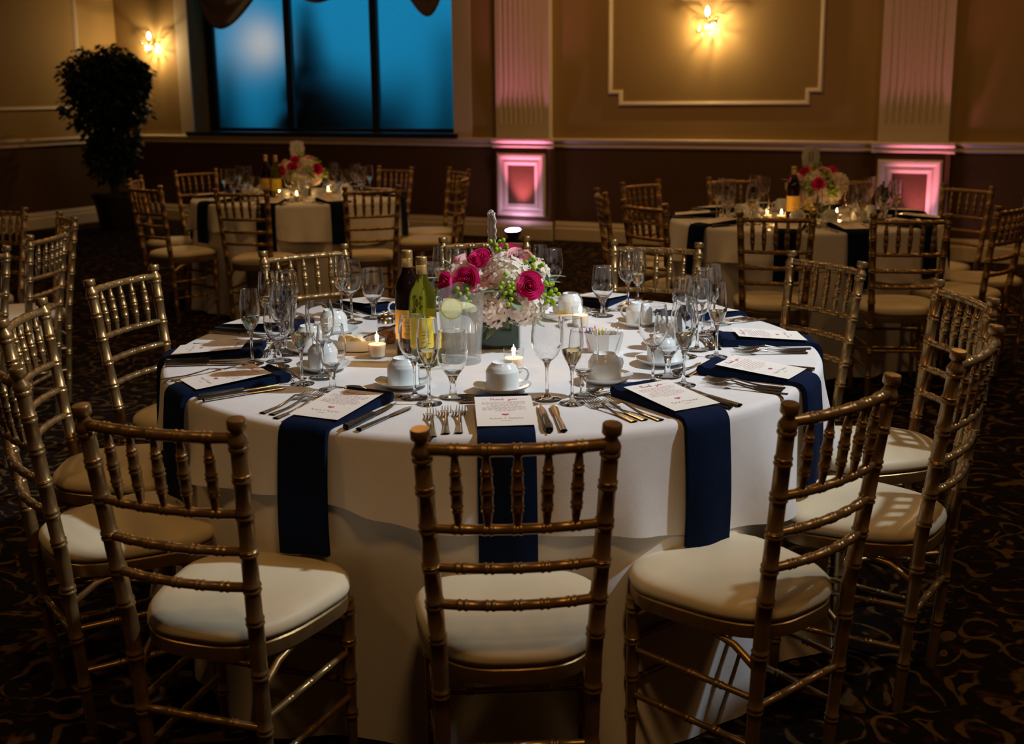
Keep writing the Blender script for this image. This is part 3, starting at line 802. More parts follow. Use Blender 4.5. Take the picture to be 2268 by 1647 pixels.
def steak_knife_proto(L=.232):
    P = Proto(); hl = L * .50
    def hfn(u, v):
        a = v * 2 * PI; c, s_ = math.cos(a), math.sin(a)
        wd = .0092 + .0016 * math.sin(u * 5.5); wd *= 1 if .04 < u < .97 else .82
        return (math.copysign(abs(c) ** .55, c) * wd, hl * u, .0068 + math.copysign(abs(s_) ** .6, s_) * .0062)
    mb = MB(); mb.grid(14, 14, hfn)
    n = 15
    mb.add([hfn(0, j / 14) for j in range(14)], [tuple(range(14))]); mb.add([hfn(1, j / 14) for j in range(14)], [tuple(reversed(range(14)))])
    h = P.add('handle', mb.mesh('handle', M['bakelite'], 50), None, 'black handle')
    mr = MB()
    for u in (.22, .52, .82): mr.lathe([(.0022, .0125), (.0022, .0134), (0, .0136)], 10, Matrix.Translation((0, hl * u, 0)))
    P.add('rivets', mr.mesh('rivets', M['rivet'], 40), h)
    def blade(u, v):
        a = v * 2 * PI; wd = .0085 * (1 - u ** 3) + .0004
        return (wd * math.cos(a) - .003 * u ** 3, hl - .006 + (L - hl) * u, .0066 + .0009 * math.sin(a))
    P.add('blade', MB().grid(14, 8, blade).mesh('blade', M['steel'], 50))
    P.add('tang_end', MB().box((-.0016, -.006, .005), (.0016, .002, .008)).mesh('tang_end', M['steel'], 0))
    return P
FORK, SPOON, TKNIFE, STEAK, DFORK = fork_mesh(), spoon_mesh(), table_knife_mesh(), steak_knife_proto(), fork_mesh(.165)

# menu card with its print
def curl(x, y): return .055 * y * y + .10 * x * x
CARDW, CARDL = .132, .198
def card_proto():
    P = Proto(MB().grid(6, 8, lambda u, v: ((u - .5) * CARDW, (v - .5) * CARDL, curl((u - .5) * CARDW, (v - .5) * CARDL))).mesh('menu_card', M['card'], 60))
    rnd = random.Random(3)
    letters = {
        't': ([[(.15, 1), (.1, .35), (.18, .02), (.38, .08)], [(-.02, .66), (.36, .72)]], .42),
        'h': ([[(.12, 1.1), (.02, .5), (0, 0), (.08, .34), (.22, .44), (.28, .3), (.28, .02), (.42, .08)]], .46),
        'a': ([[(.3, .4), (.12, .44), (0, .2), (.1, 0), (.25, .12), (.32, .42), (.3, .06), (.44, .08)]], .48),
        'n': ([[(.02, .42), (.02, 0), (.08, .32), (.22, .44), (.28, .3), (.28, .02), (.42, .08)]], .46),
        'k': ([[(.12, 1.1), (.02, .5), (0, 0)], [(.3, .42), (.05, .2), (.3, 0), (.42, .06)]], .46),
        'y': ([[(0, .42), (.05, .08), (.2, .04), (.3, .42), (.26, -.3), (.08, -.5), (0, -.3), (.42, .08)]], .46),
        'o': ([[(.18, .42), (.04, .32), (.02, .12), (.14, 0), (.28, .12), (.28, .32), (.18, .42), (.42, .36)]], .46),
        'u': ([[(0, .42), (.03, .08), (.18, .04), (.28, .42), (.3, .06), (.44, .08)]], .46), ' ': ([], .55)}
    mb = MB(); sc = .0155; x = 0; tot = sum(letters[c][1] for c in 'thank you'); x = -tot * sc / 2
    for c in 'thank you':
        st, adv = letters[c]
        for pts in st:
            dense = []
            for p, q in zip(pts, pts[1:]):
                dense += [(p[0] + (q[0] - p[0]) * t / 3, p[1] + (q[1] - p[1]) * t / 3) for t in range(3)]
            dense.append(pts[-1])
            for _ in range(2): dense = [dense[0]] + [((a[0] + 2 * b[0] + c2[0]) / 4, (a[1] + 2 * b[1] + c2[1]) / 4) for a, b, c2 in zip(dense, dense[1:], dense[2:])] + [dense[-1]]
            mb.ribbon([(x + (p[0] + .2 * p[1]) * sc, .073 + p[1] * sc) for p in dense], .0013, .0005, curl)
        x += adv * sc
    mb.ribbon([(.03 + .002 * k, .0785 + .0006 * math.sin(k)) for k in range(12)], .0006, .0005, curl)
    mb.ribbon([(-.052 + .002 * k, .0785 + .0006 * math.sin(k)) for k in range(8)], .0006, .0005, curl)
    P.add('script_heading', mb.mesh('script_heading', M['pinkink'], 0))
    mb = MB()
    y = .060
    for row in range(9):
        half = .050 if row not in (3, 4, 8) else (.030, .040, .022)[(3, 4, 8).index(row)]
        x = -half
        while x < half:
            wl = .004 + .007 * rnd.random()
            mb.ribbon([(x, y), (min(x + wl, half), y)], .0016, .0005, curl); x += wl + .0022
        y -= .0076
    P.add('body_text', mb.mesh('body_text', M['paleink'], 0))
    mb = MB(); hp = []
    for k in range(24):
        t = 2 * PI * k / 24
        hp.append((.0075 * math.sin(t) ** 3 * 1.15, -.026 + .0062 * (.8125 * math.cos(t) - .3125 * math.cos(2 * t) - .125 * math.cos(3 * t) - .0625 * math.cos(4 * t)) * 1.1))
    mb.add([(a, b, .0006 + curl(a, b)) for a, b in hp], [tuple(reversed(range(24)))])
    P.add('heart', mb.mesh('heart', M['pinkink'], 0), None, 'small pink printed heart')
    mb = MB()
    for x0, n in ((-.036, 26), (-.003, 4), (.006, 30)):
        mb.ribbon([(x0 + .0011 * k, -.0525 + (.0028 * math.sin(k * 1.9) + .0028 * math.sin(k * .7)) * (1.5 if k < 3 else .8)) for k in range(n)], .0010, .0005, curl)
    mb.ribbon([(-.012 + .001 * k, -.066 + .001 * math.sin(k * 2.2)) for k in range(24)], .0008, .0005, curl)
    P.add('signature', mb.mesh('signature', M['ink'], 0))
    return P
CARD = card_proto()
# napkin: folded band under the card, over the table edge and down (local setting frame, table radius .915)
Z0 = .768
def napkin_mesh(seed, drop=.262, wd=.125):
    rnd = random.Random(seed)
    path = [(-.665, Z0 + .030, .0), (-.660, Z0 + .004, 0)]
    top = []
    # upper surface line then the lower surface line
    up_, lo_ = [], []
    for k in range(9):
        t = k / 8; r_ = .662 + (.918 - .662) * t
        up_.append((r_, Z0 + .026 - .012 * t)); lo_.append((r_, Z0 + .0012))
    for k in range(1, 6):
        a = k / 5 * PI / 2
        up_.append((.918 + .036 * math.sin(a), Z0 - .022 + .036 * math.cos(a))); lo_.append((.918 + .022 * math.sin(a), Z0 - .0215 + .0225 * math.cos(a)))
    for k in range(1, 9):
        t = k / 8; o = .012 * math.sin(t * 2.2)
        up_.append((.954 + o, Z0 - .022 - drop * t)); lo_.append((.9405 + o, Z0 - .022 - drop * t))
    n = len(up_); vs = []; fs = []
    NX = 8
    for i in range(n):
        hang = max(0, i - 9) / 12
        for line, sgn in ((up_, 1), (lo_, -1)):
            for j in range(NX + 1):
                u = j / NX * 2 - 1
                wv = hang * .006 * math.sin(u * 3 + seed) * (1 if line is up_ else .6)
                rd, zz = line[i]
                edge = -.003 * abs(u) ** 6 if sgn > 0 else 0
                if i <= 9: vs.append((u * wd / 2, -rd, zz + edge))
                else: vs.append((u * wd / 2 * (1 + .04 * hang), -(rd + wv + edge), zz - .006 * u * math.sin(seed) * hang))
    m = 2 * (NX + 1)
    for i in range(n - 1):
        for j in range(NX):
            a = i * m + j; fs.append((a, a + 1, a + m + 1, a + m))
            b = i * m + NX + 1 + j; fs.append((b, b + m, b + m + 1, b + 1))
        fs.append((i * m, (i + 1) * m, (i + 1) * m + NX + 1, i * m + NX + 1))
        fs.append((i * m + NX, i * m + 2 * NX + 1, (i + 1) * m + 2 * NX + 1, (i + 1) * m + NX))
    fs.append(tuple(range(NX + 1)) + tuple(reversed(range(NX + 1, 2 * NX + 2))))
    e = (n - 1) * m
    fs.append(tuple(reversed(range(e, e + NX + 1))) + tuple(range(e + NX + 1, e + 2 * NX + 2)))
    mb = MB().add(vs, fs)
    # rolled fold at the inner end and the loose under-layer
    mb.sweep([(-wd / 2 + .001, -.668, Z0 + .0145), (0, -.670, Z0 + .015), (wd / 2 - .001, -.667, Z0 + .014)], .0125, 12)
    return mb.mesh('folded_napkin', M['navy'], 45)
NAPKINS = [napkin_mesh(k, dr) for k, dr in ((1, .262), (2, .275), (3, .245), (4, .268))]

# ------------------------------------------------------------------ tables and cloths
def table_and_cloths(C, Rt, seats_deg, tlabel, olabel, ulabel, seed, odrop=.228, ocos=-38):
    rnd = random.Random(seed)
    root = link('round_table', None, None, T(C[0], C[1], 0)); tag(root, tlabel, 'table', 'round banquet tables')
    link('tabletop', MB().lathe([(0, .735), (Rt - .006, .735), (Rt - .004, .738), (Rt - .004, .758), (Rt - .008, .760), (0, .760)], 64).mesh('tabletop', M['wood'], 30), root)
    for k in range(4):
        a = k * PI / 2 + .4; x, y = Rt * .55 * math.cos(a), Rt * .55 * math.sin(a)
        link('leg', MB().sweep([(x * .95, y * .95, .735), (x * 1.1, y * 1.1, 0.001)], .016, 10).mesh('leg', M['rubber']), root)
    ph = [rnd.random() * 6.28 for _ in range(8)]
    def between(a):            # 0 at a seat's napkin, 1 between two napkins
        d = min(abs((math.degrees(a) - s + 180) % 360 - 180) for s in seats_deg)
        return min(1, max(0, (d - 4.5) / 7)) if d < 40 else 1
    ridge = lambda x: (.5 + .5 * math.cos(x)) ** 2.2
    def fold(a, v):
        return (ridge(9 * a + ph[0] + 1.6 * math.sin(2 * a)) * 1.3 + ridge(19 * a + ph[1] + 1.2 * math.sin(3 * a)) * .8 - .75) * v
    NA = 288
    def over(u, v):
        a = 2 * PI * u
        if v < .4: return (C[0] + Rt * v / .4 * math.cos(a), C[1] + Rt * v / .4 * math.sin(a), Z0)
        t = (v - .4) / .6
        dr = odrop + .055 * math.cos(2 * (a - R(ocos))) + .010 * math.sin(9 * a + ph[3])
        if t < .2:
            b = t / .2 * PI / 2; rr = Rt + .020 * math.sin(b); z = Z0 - .020 + .020 * math.cos(b)
        else:
            q = (t - .2) / .8; bt = between(a)
            rr = Rt + max(.017, .020 + q * (.004 + bt * (.024 + .045 * fold(a, q ** .6)))); z = Z0 - .020 - (dr - .02) * q
        return (C[0] + rr * math.cos(a), C[1] + rr * math.sin(a), z)
    o = link('tablecloth', MB().grid(NA, 30, over, wrap=True).mesh('tablecloth', M['cloth'], 70)); tag(o, olabel, 'tablecloth', 'white overlay cloths')
    def under(u, v):
        a = 2 * PI * u
        if v < .06:
            rr = Rt - .03 + .04 * v / .06; z = .763 - .010 * (v / .06) ** 2
        else:
            q = (v - .06) / .94
            z = .753 - (.753 - .006) * q
            k = max(0, (q - .22) / .78)
            rr = Rt + .009 + .004 * min(1, q / .22) + k * (.012 + .085 * (ridge(8 * a + ph[4] + 1.8 * math.sin(2 * a)) + .6 * ridge(15 * a + ph[5]) - .55))
        return (C[0] + rr * math.cos(a), C[1] + rr * math.sin(a), z)
    o = link('floor_length_tablecloth', MB().grid(NA, 26, under, wrap=True).mesh('floor_length_tablecloth', M['cloth'], 70)); tag(o, ulabel, 'tablecloth', 'floor length under cloths')

C1 = (-.0563, 3.4062); RT1 = .915
SEATS = {  # chair ring: angle, finial radius, facing, how the seat is called
    'A': (-87.4, 1.384, 93.4, 'nearest front seat'), 'B': (-58.2, 1.340, 130, 'seat just right of the nearest one'),
    'C': (-30.3, 1.332, 145, 'lower right seat'), 'D': (0.8, 1.378, 185.2, 'rightmost seat'), 'E': (32.2, 1.368, 210, 'upper right seat'),
    'F': (62.7, 1.350, 249, 'far seat right of the flowers'), 'G': (92.0, 1.402, 272, 'far seat behind the flowers'), 'H': (123.0, 1.349, 304.8, 'far seat left of the flowers'),
    'I': (156.5, 1.355, 340.5, 'upper left seat'), 'J': (-174.2, 1.315, 4.2, 'leftmost seat'), 'K': (-146.7, 1.34, 35, 'lower left seat'), 'L': (-115.8, 1.397, 71, 'seat just left of the nearest one')}
CL = {'A': 'gold spindle-back chair nearest the camera, centred at the main table', 'B': 'gold spindle-back chair turned sideways, just right of the nearest chair', 'C': 'gold spindle-back chair at lower right of the main table',
      'D': 'gold spindle-back chair at the rightmost point of the main table', 'E': 'gold spindle-back chair at upper right of the main table', 'F': 'gold spindle-back chair beyond the main table, right of the flowers',
      'G': 'gold spindle-back chair directly behind the main flower centrepiece', 'H': 'silvery-lit spindle-back chair beyond the main table, left of the bottles', 'I': 'silvery-lit spindle-back chair at upper left of the main table',
      'J': 'spindle-back chair at the leftmost point of the main table', 'K': 'spindle-back chair at lower left, cut by the picture edge', 'L': 'gold spindle-back chair just left of the nearest chair'}
table_and_cloths(C1, RT1, [v[0] for v in SEATS.values()], 'large round banquet table under white cloths, set for twelve', 'white overlay cloth on the large main table', 'floor-length white under cloth of the large main table', 3)
for k, (ang, rr, fc, nm) in SEATS.items():
    place_chair((C1[0] + rr * math.cos(R(ang)), C1[1] + rr * math.sin(R(ang))), fc, CL[k], 'chairs around the main table')
GPOS = {'A': {'wine': (.083, 2.785), 'flute': (.141, 2.742), 'water': (.172, 2.81)}, 'L': {'water': (-.145, 2.815), 'flute': (-.199, 2.755), 'wine': (-.238, 2.815)},
        'B': {'wine': (.355, 2.93), 'flute': (.430, 2.91), 'water': (.402, 3.005)}, 'K': {'water': (-.451, 2.905), 'flute': (-.538, 2.968), 'wine': (-.497, 3.035)},
        'J': {'water': (-.648, 3.235), 'flute': (-.716, 3.208), 'wine': (-.645, 3.325)}, 'C': {'flute': (.566, 3.225), 'wine': (.527, 3.32), 'water': (.478, 3.235)},
        'H': {'wine': (-.517, 3.79), 'water': (-.455, 3.87)}, 'E': {'water': (.30, 3.86), 'wine': (.392, 3.96)}}
GL = {'wine': (WINE, 'wine_glass', 'empty clear wine glass'), 'flute': (FLUTE, 'champagne_flute', 'champagne flute with pale sparkling wine'), 'water': (WATER, 'water_goblet', 'short-stemmed clear water goblet')}
GTPL = {'wine': (9.5, .640), 'flute': (13.8, .690), 'water': (18.0, .625)}
def setting(C, Rt, ang, nm, key, main=True, seed=0, tbl=''):
    rnd = random.Random(seed * 31 + 5)
    S = Matrix.Translation((C[0], C[1], 0)) @ Matrix.Rotation(R(ang) + PI / 2, 4, 'Z')
    dr = .915 - Rt
    def L(x, r_, z, rz=0, rx=0, ry=0): return S @ T(x, -(r_ - dr), z, rz, rx, ry)
    at = 'at the ' + nm + (' place, ' + tbl if not main else '')
    grp = lambda g: g + (' on the main table' if main else ' on the ' + tbl)
    o = link('folded_napkin', NAPKINS[seed % 4], None, S @ Matrix.Translation((0, dr, 0))); tag(o, 'navy napkin hanging over the table edge ' + at, 'napkin', grp('navy napkins'))
    tw = R(rnd.uniform(-3, 3))
    CARD.place('menu_card', L(rnd.uniform(-.004, .004), .808, Z0 + .0245, tw, R(4.2)), ('printed thank-you card on the navy napkin ' if main else 'pale card on a navy napkin ') + at, 'card', grp('thank-you cards'))
    cx, cr = rnd.uniform(-.012, .012), .530 + rnd.uniform(-.008, .008)
    hr = R(rnd.uniform(-35, 25))
    o = link('saucer', SAUCER_ME, None, L(cx, cr, Z0 + .0005)); tag(o, 'round white saucer under the upturned cup ' + at, 'saucer', grp('saucers'))
    CUP.place('coffee_cup', L(cx, cr, Z0 + .0090, hr), 'upturned white china coffee cup ' + at, 'cup', grp('coffee cups'))
    for g in ('wine', 'flute', 'water'):
        P, name, desc = GL[g]
        pos = GPOS.get(key, {}).get(g) if main else None
        if pos: mx = T(pos[0], pos[1], Z0 + .0005)
        else:
            da, rr = GTPL[g]; f = .915 / Rt if not main else 1
            a = R(ang + da * f * (.8 if not main else 1) + rnd.uniform(-.6, .6)); rr = rr - dr + rnd.uniform(-.008, .008)
            mx = T(C[0] + rr * math.cos(a), C[1] + rr * math.sin(a), Z0 + .0005)
        P.place(name, mx, desc + ' ' + at, 'glass', grp(name.replace('_', ' ') + ' set'))
    jit = lambda d=1.5: R(rnd.uniform(-d, d))
    xs = [-.103, -.131, -.159]; fan = R(rnd.choice((-2.2, -1.0, 1.0)))
    for i, (x, w_) in enumerate(zip(xs, ('inner', 'middle', 'outer'))):
        if not main and i: continue
        o = link('dinner_fork', FORK, None, L(x, .905 - .012 * i * (1 if seed % 2 else -1) - (.01 if i == 1 else 0), Z0 + .0008, jit(.7) + fan * (i - 1))); tag(o, ('%s steel fork of three ' % w_ if main else 'steel fork ') + at, 'fork', grp('forks'))
    STEAK.place('steak_knife', L(.094, .915, Z0 + .0008, jit(3)), 'black-handled steak knife ' + at, 'knife', grp('steak knives'))
    if main:
        o = link('table_knife', TKNIFE, None, L(.126, .912, Z0 + .0008, jit(2.5))); tag(o, 'all-steel table knife ' + at, 'knife', grp('table knives'))
        o = link('teaspoon', SPOON, None, L(.058, .619, Z0 + .0008, R(90) + jit(4))); tag(o, 'steel teaspoon lying beside the saucer ' + at, 'spoon', grp('teaspoons'))
        o = link('dessert_fork', DFORK, None, L(-.098, .643, Z0 + .0008, R(-90) + jit(4))); tag(o, 'steel dessert fork lying crosswise ' + at, 'fork', grp('dessert forks'))
for i, (k, (ang, rr, fc, nm)) in enumerate(SEATS.items()):
    setting(C1, RT1, ang, nm, k, True, i)

# ------------------------------------------------------------------ flowers
def hydrangea_mesh(seed, mat, r=.062, n=125):
    rnd = random.Random(seed); mb = MB()
    for i in range(n):
        z = 1 - 1.55 * (i + .5) / n; a = i * 2.39996 + rnd.uniform(-.2, .2); q = math.sqrt(max(0, 1 - z * z))
        d = Vector((q * math.cos(a), q * math.sin(a), z)); c = d * r * rnd.uniform(.86, 1.05)
        nrm = (d + Vector((rnd.gauss(0, .25), rnd.gauss(0, .25), rnd.gauss(0, .25)))).normalized()
        e1 = nrm.cross(Vector((.3, .2, 1))).normalized(); e2 = nrm.cross(e1); s = rnd.uniform(.0095, .0135); a0 = rnd.random() * 6.28
        for k in range(4):
            t = a0 + k * PI / 2; u = e1 * math.cos(t) + e2 * math.sin(t); v = e2 * math.cos(t) - e1 * math.sin(t)
            lift = nrm * s * rnd.uniform(.1, .45)
            mb.add([c, c + u * s * .55 + v * s * .52 + lift * .3, c + u * s * 1.05 + v * s * .12 + lift, c + u * s * .9 - v * s * .4 + lift * .8, c + u * s * .4 - v * s * .5 + lift * .2], [(0, 1, 2), (0, 2, 3), (0, 3, 4)])
    ico(mb, (0, 0, 0), r * .80, 2)
    return mb.mesh('hydrangea_head', mat, 0)
def rose_mesh(mat, r=.036):
    mb = MB(); n = 17
    for i in range(n):
        t = i / (n - 1); a = i * 2.2; rad = r * (.10 + .78 * t ** .95); top = r * (.62 - .30 * t ** 1.5); wd = 2.9 - 1.1 * t; flare = r * (.05 + .34 * t ** 1.3)
        def fn(u, v):
            th = a + (u - .5) * wd
            edge = 1 - (2 * u - 1) ** 4 * .35
            rr = rad * (.45 + .55 * min(1, v * 1.5) ** .7) + flare * max(0, v - .62) ** 1.3 * 2.2 + r * .05 * (2 * u - 1) * (1 - t)
            z = -r * .5 + (top + r * .5) * v * edge - flare * .55 * max(0, v - .8) ** 1.2 * 3
            return (rr * math.cos(th), rr * math.sin(th), z)
        mb.grid(8, 7, fn)
    mb.lathe([(0, r * .60), (r * .05, r * .62), (r * .09, r * .5), (r * .16, 0), (r * .2, -r * .4)], 10)
    mb.lathe([(0, -r * .62), (r * .5, -r * .5), (r * .62, -r * .25), (r * .4, -r * .2), (0, -r * .2)], 14)
    return mb.mesh('rose', mat, 60)
def berries_mesh(seed, n=9):
    rnd = random.Random(seed); mb = MB(); P_ = []
    for i in range(n):
        for _ in range(30):
            p = Vector((rnd.uniform(-.024, .024), rnd.uniform(-.024, .024), rnd.uniform(.0, .03)))
            if all((p - q).length > .0125 for q in P_): break
        P_.append(p); ico(mb, p, .0072, 2, 1.15)
    return mb.mesh('green_berries', M['berry'], 60), P_
def leaf_mesh(L, W, mat, bend=.25):
    def fn(u, v):
        wd = W * math.sin(PI * min(1, u * .97 + .015)) ** .8 * (1.15 - .45 * u); x = (v - .5) * 2 * wd
        return (x, L * u, -bend * L * u * u + abs(v - .5) * W * .35)
    return MB().grid(10, 4, fn).mesh('leaf', mat, 70)
HYD = [hydrangea_mesh(1, M['hyd']), hydrangea_mesh(2, M['hyd2']), hydrangea_mesh(3, M['hyd'], .058)]
ROSE, ROSE2 = rose_mesh(M['rose']), rose_mesh(M['rose2'], .034)
BERR = [berries_mesh(k)[0] for k in (1, 2)]
EUC = leaf_mesh(.075, .017, M['leaf']); EUC2 = leaf_mesh(.05, .016, M['leaf']); GRN = leaf_mesh(.05, .014, M['leafd'])
def aim(p, d, tw=0.0, s=1.0):
    d = Vector(d).normalized()
    return Matrix.Translation(p) @ d.to_track_quat('Z', 'Y').to_matrix().to_4x4() @ Matrix.Rotation(tw, 4, 'Z') @ Matrix.Scale(s, 4)
def aimy(p, d, tw=0.0, s=1.0):
    d = Vector(d).normalized()
    return Matrix.Translation(p) @ d.to_track_quat('Y', 'Z').to_matrix().to_4x4() @ Matrix.Rotation(tw, 4, 'Y') @ Matrix.Scale(s, 4)
def bouquet_proto():
    P = Proto(); s = .066; h = .118
    def vfn(u, v):
        a = 2 * PI * u; c, q = math.cos(a), math.sin(a); e = 2 / 7
        return (math.copysign(abs(c) ** e, c) * s, math.copysign(abs(q) ** e, q) * s, h * v)
    mb = MB().grid(40, 3, vfn, wrap=True)
    mb.add([vfn(k / 40, 0) for k in range(40)], [tuple(reversed(range(40)))])
    mb.add([(x * .96, y * .96, z - .008) for x, y, z in [vfn(k / 40, 1) for k in range(40)]], [tuple(range(40))])
    vz = P.add('vase', mb.mesh('vase', M['vase'], 40), None, 'square dark green vase')
    # hydrangea heads: centre, which mesh
    heads = [((0.02, -.075, .235), 0), ((.095, -.03, .235), 1), ((-.10, -.03, .245), 1), ((.03, -.01, .285), 0), ((-.03, .07, .25), 0), ((.10, .06, .25), 2), ((-.02, -.115, .165), 1), ((.085, -.085, .165), 0), ((-.10, .06, .235), 1), ((0.11, -.01, .18), 2), ((-.075, -.07, .205), 2), ((.045, -.095, .27), 0)]
    c0 = Vector((0, 0, .11))
    fz = lambda p: (p[0] * .90, p[1] * .92, .135 + (p[2] - .165) * .68)
    for k, (p, i) in enumerate(heads):
        p = fz(p)
        P.add('hydrangea_head', HYD[i], None, None, aim(p, Vector(p) - c0, k * 1.3))
    for p, d, m_, sc in [((-.045, -.070, .262), (-.25, -.6, 1), ROSE, 1.0), ((-.078, -.125, .212), (-.35, -1, .35), ROSE, 1.05), ((-.142, -.075, .190), (-1, -.7, .2), ROSE, 1.0), ((.098, -.140, .196), (.15, -1, .2), ROSE, 1.08), ((.066, -.055, .262), (.3, -.6, 1), ROSE2, 1.1), ((-.11, .0, .245), (-.8, .1, .9), ROSE2, .9), ((.03, .08, .265), (.1, .6, 1), ROSE, 1.0)]:
        P.add('rose', m_, None, 'hot pink rose' if m_ is ROSE else 'soft pink rose', aim(p, d, p[0] * 40, sc))
    for k, (p, d) in enumerate([((-.082, -.150, .176), (-.2, -1, .1)), ((.042, -.140, .200), (-.1, -1, .2)), ((.040, -.142, .170), (.1, -1, 0)), ((.140, -.075, .185), (.8, -.9, .1)), ((.150, -.075, .150), (1, -.6, 0)), ((.100, -.080, .240), (.5, -.8, .5)), ((.002, -.02, .285), (.1, -.1, 1)), ((-.155, -.06, .165), (-1, -.4, .1))]):
        b = P.add('berry_cluster', BERR[k % 2], None, 'green hypericum berries', aim(p, d, k * 1.1, .92))
        for j in range(3):
            P.add('leaf', GRN, b, None, Matrix.Rotation(j * 2.1 + k, 4, 'Z') @ Matrix.Translation((.006, 0, -.004)) @ Matrix.Rotation(R(25), 4, 'X') @ Matrix.Scale(.75, 4))
    for p, d, m_, tw in [((-.0, -.11, .12), (-.28, -.35, -1), EUC, 3.0), ((-.03, -.105, .12), (-.3, -.45, -.8), EUC, 2.9), ((.02, -.115, .125), (.25, -.4, -.6), EUC2, 3.1), ((.09, -.1, .12), (.6, -.5, -.5), EUC, 3.0), ((.12, -.08, .13), (.9, -.4, -.6), EUC2, 3.0),
                         ((-.15, -.06, .25), (-1, -.3, .5), EUC, 0), ((-.13, -.02, .30), (-.8, 0, .8), EUC2, 0), ((.03, -.06, .335), (.6, -.3, .5), EUC, .3), ((-.045, -.15, .225), (.8, -.5, .35), EUC, .2), ((-.05, -.15, .205), (.75, -.5, -.1), EUC2, .2), ((.055, -.155, .195), (.5, -.7, -.3), EUC2, 0), ((.15, -.05, .24), (1, -.3, .4), EUC2, 0), ((-.16, .02, .22), (-1, .2, .2), EUC, 0), ((.14, .05, .24), (1, .4, .3), EUC, 0)]:
        P.add('leaf', m_, None, 'grey-green eucalyptus leaf', aimy(fz(p), d, tw))
    return P
BOUQ = bouquet_proto()
BOUQ.place('flower_centrepiece', T(-.040, 3.43, Z0 + .0005, R(-3)), 'large rose and hydrangea centrepiece in green vase on the main table', 'flowers', 'flower centrepieces')

# ------------------------------------------------------------------ lacy table number on a stick
def sign_proto(kind):
    def outline(s, n=72):
        out = []
        for k in range(n):
            a = 2 * PI * k / n
            rx, rz = .056, .064
            br = .97 - .075 * math.cos(4 * a) + .05 * math.cos(8 * a)
            out.append((rx * br * math.cos(a) * s, rz * br * math.sin(a) * s))
        return out
    P = Proto(); cz = .385
    o1 = outline(.84); n = len(o1); mb = MB()
    mb.add([(x, y, z + cz) for y in (-.0015, .0015) for x, z in o1], [tuple(range(n)), tuple(reversed(range(n, 2 * n)))] + [(k, n + k, n + (k + 1) % n, (k + 1) % n) for k in range(n)])
    b = P.add('board', mb.mesh('board', M['signcard'] if kind == 'main' else M['lace'], 20), None, None)
    mb = MB()
    for s, rr in ((.86, .0022), (1.0, .0018)):
        oo = outline(s); pts = [(x, .002 * math.sin(k * 1.3), z + cz) for k, (x, z) in enumerate(oo)]
        mb.sweep(pts + [pts[0], pts[1]], rr, 6, caps=False)
    oa, ob = outline(.87), outline(1.0)
    for k in range(0, 72, 2):
        p = ((oa[k][0] + ob[k][0]) / 2, (oa[k][1] + ob[k][1]) / 2)
        mb.sweep([(oa[k][0], 0, oa[k][1] + cz), (p[0] * 1.0, .0, p[1] + cz), (ob[(k + 2) % 72][0], 0, ob[(k + 2) % 72][1] + cz)], .0014, 5, caps=False)
    P.add('lace_border', mb.mesh('lace_border', M['lace'], 40), None, 'lacy white border')
    mb = MB(); yy = -.0022
    for sgn in (-1, 1):
        y0 = .0018 * sgn
        if kind in ('main', 'eleven'):
            for x in (-.0085, .0085): mb.box((x - .0026, y0 - .0006, cz - .028), (x + .0026, y0 + .0006, cz + .028))
        else:
            pts = [(.015 * math.cos(2 * PI * k / 24), y0, cz + .027 * math.sin(2 * PI * k / 24)) for k in range(26)]
            mb.sweep(pts, .0016, 5, caps=False)
    P.add('numeral', mb.mesh('numeral', M['lace'] if kind == 'main' else M['ink'], 20), b)
    P.add('stick', MB().sweep([(0, 0, .20), (0, 0, .325)], .0035, 8).mesh('stick', M['stick']))
    return P
sign_proto('main').place('table_number_sign', T(-.055, 3.47, Z0 - .054, R(-77)), 'lacy table number sign seen nearly edge-on above the main flowers', 'sign', 'table number signs')

# ------------------------------------------------------------------ bottles, pitcher, candles and other tableware
def bottle_proto(glass, label, cream=False):
    P = Proto()
    b = P.add('bottle_glass', MB().lathe([(0, .004), (.030, .004), (.034, 0), (.0365, .003), (.037, .012), (.037, .175), (.0355, .195), (.029, .215), (.019, .232), (.0145, .247), (.0138, .262), (.0138, .275)], 32).mesh('bottle_glass', glass, 45))
    P.add('screw_cap', MB().lathe([(.0150, .252), (.0153, .252), (.0153, .276), (.0158, .277), (.0153, .278), (.0158, .281), (.0153, .283), (.0158, .286), (.0153, .288), (.0156, .297), (.0145, .2985), (0, .299)], 24).mesh('screw_cap', M['gold'], 40), None, 'gold screw cap')
    lb = P.add('paper_label', MB().grid(26, 1, lambda u, v: (.0375 * math.cos(R(150 + 240 * u)), .0375 * math.sin(R(150 + 240 * u)), .050 + .085 * v)).mesh('paper_label', label, 60), None, 'mustard paper label')
    mb = MB()
    for row, (a0, a1, z, wv) in enumerate([(255, 288, .098, .004), (250, 290, .088, .0), (258, 282, .080, 0), (245, 295, .066, 0)]):
        n = 14; vs = []
        for k in range(n + 1):
            a = R(a0 + (a1 - a0) * k / n); zz = z + wv * math.sin(k * 2.2); vs += [(.0378 * math.cos(a), .0378 * math.sin(a), zz - .0011), (.0378 * math.cos(a), .0378 * math.sin(a), zz + .0011)]
        mb.add(vs, [(2 * k, 2 * k + 2, 2 * k + 3, 2 * k + 1) for k in range(n)])
    P.add('label_print', mb.mesh('label_print', M['ink'], 0), lb)
    return P
RED = bottle_proto(M['darkbottle'], M['label']); WHITE = bottle_proto(M['greenbottle'], M['label2'])
RED.place('wine_bottle', T(-.290, 3.30, Z0 + .0005, R(-10)), 'dark red wine bottle with gold cap on the main table', 'bottle', 'wine bottles')
WHITE.place('wine_bottle', T(-.240, 3.165, Z0 + .0005, R(14)), 'green-gold white wine bottle beside the water pitcher', 'bottle', 'wine bottles')
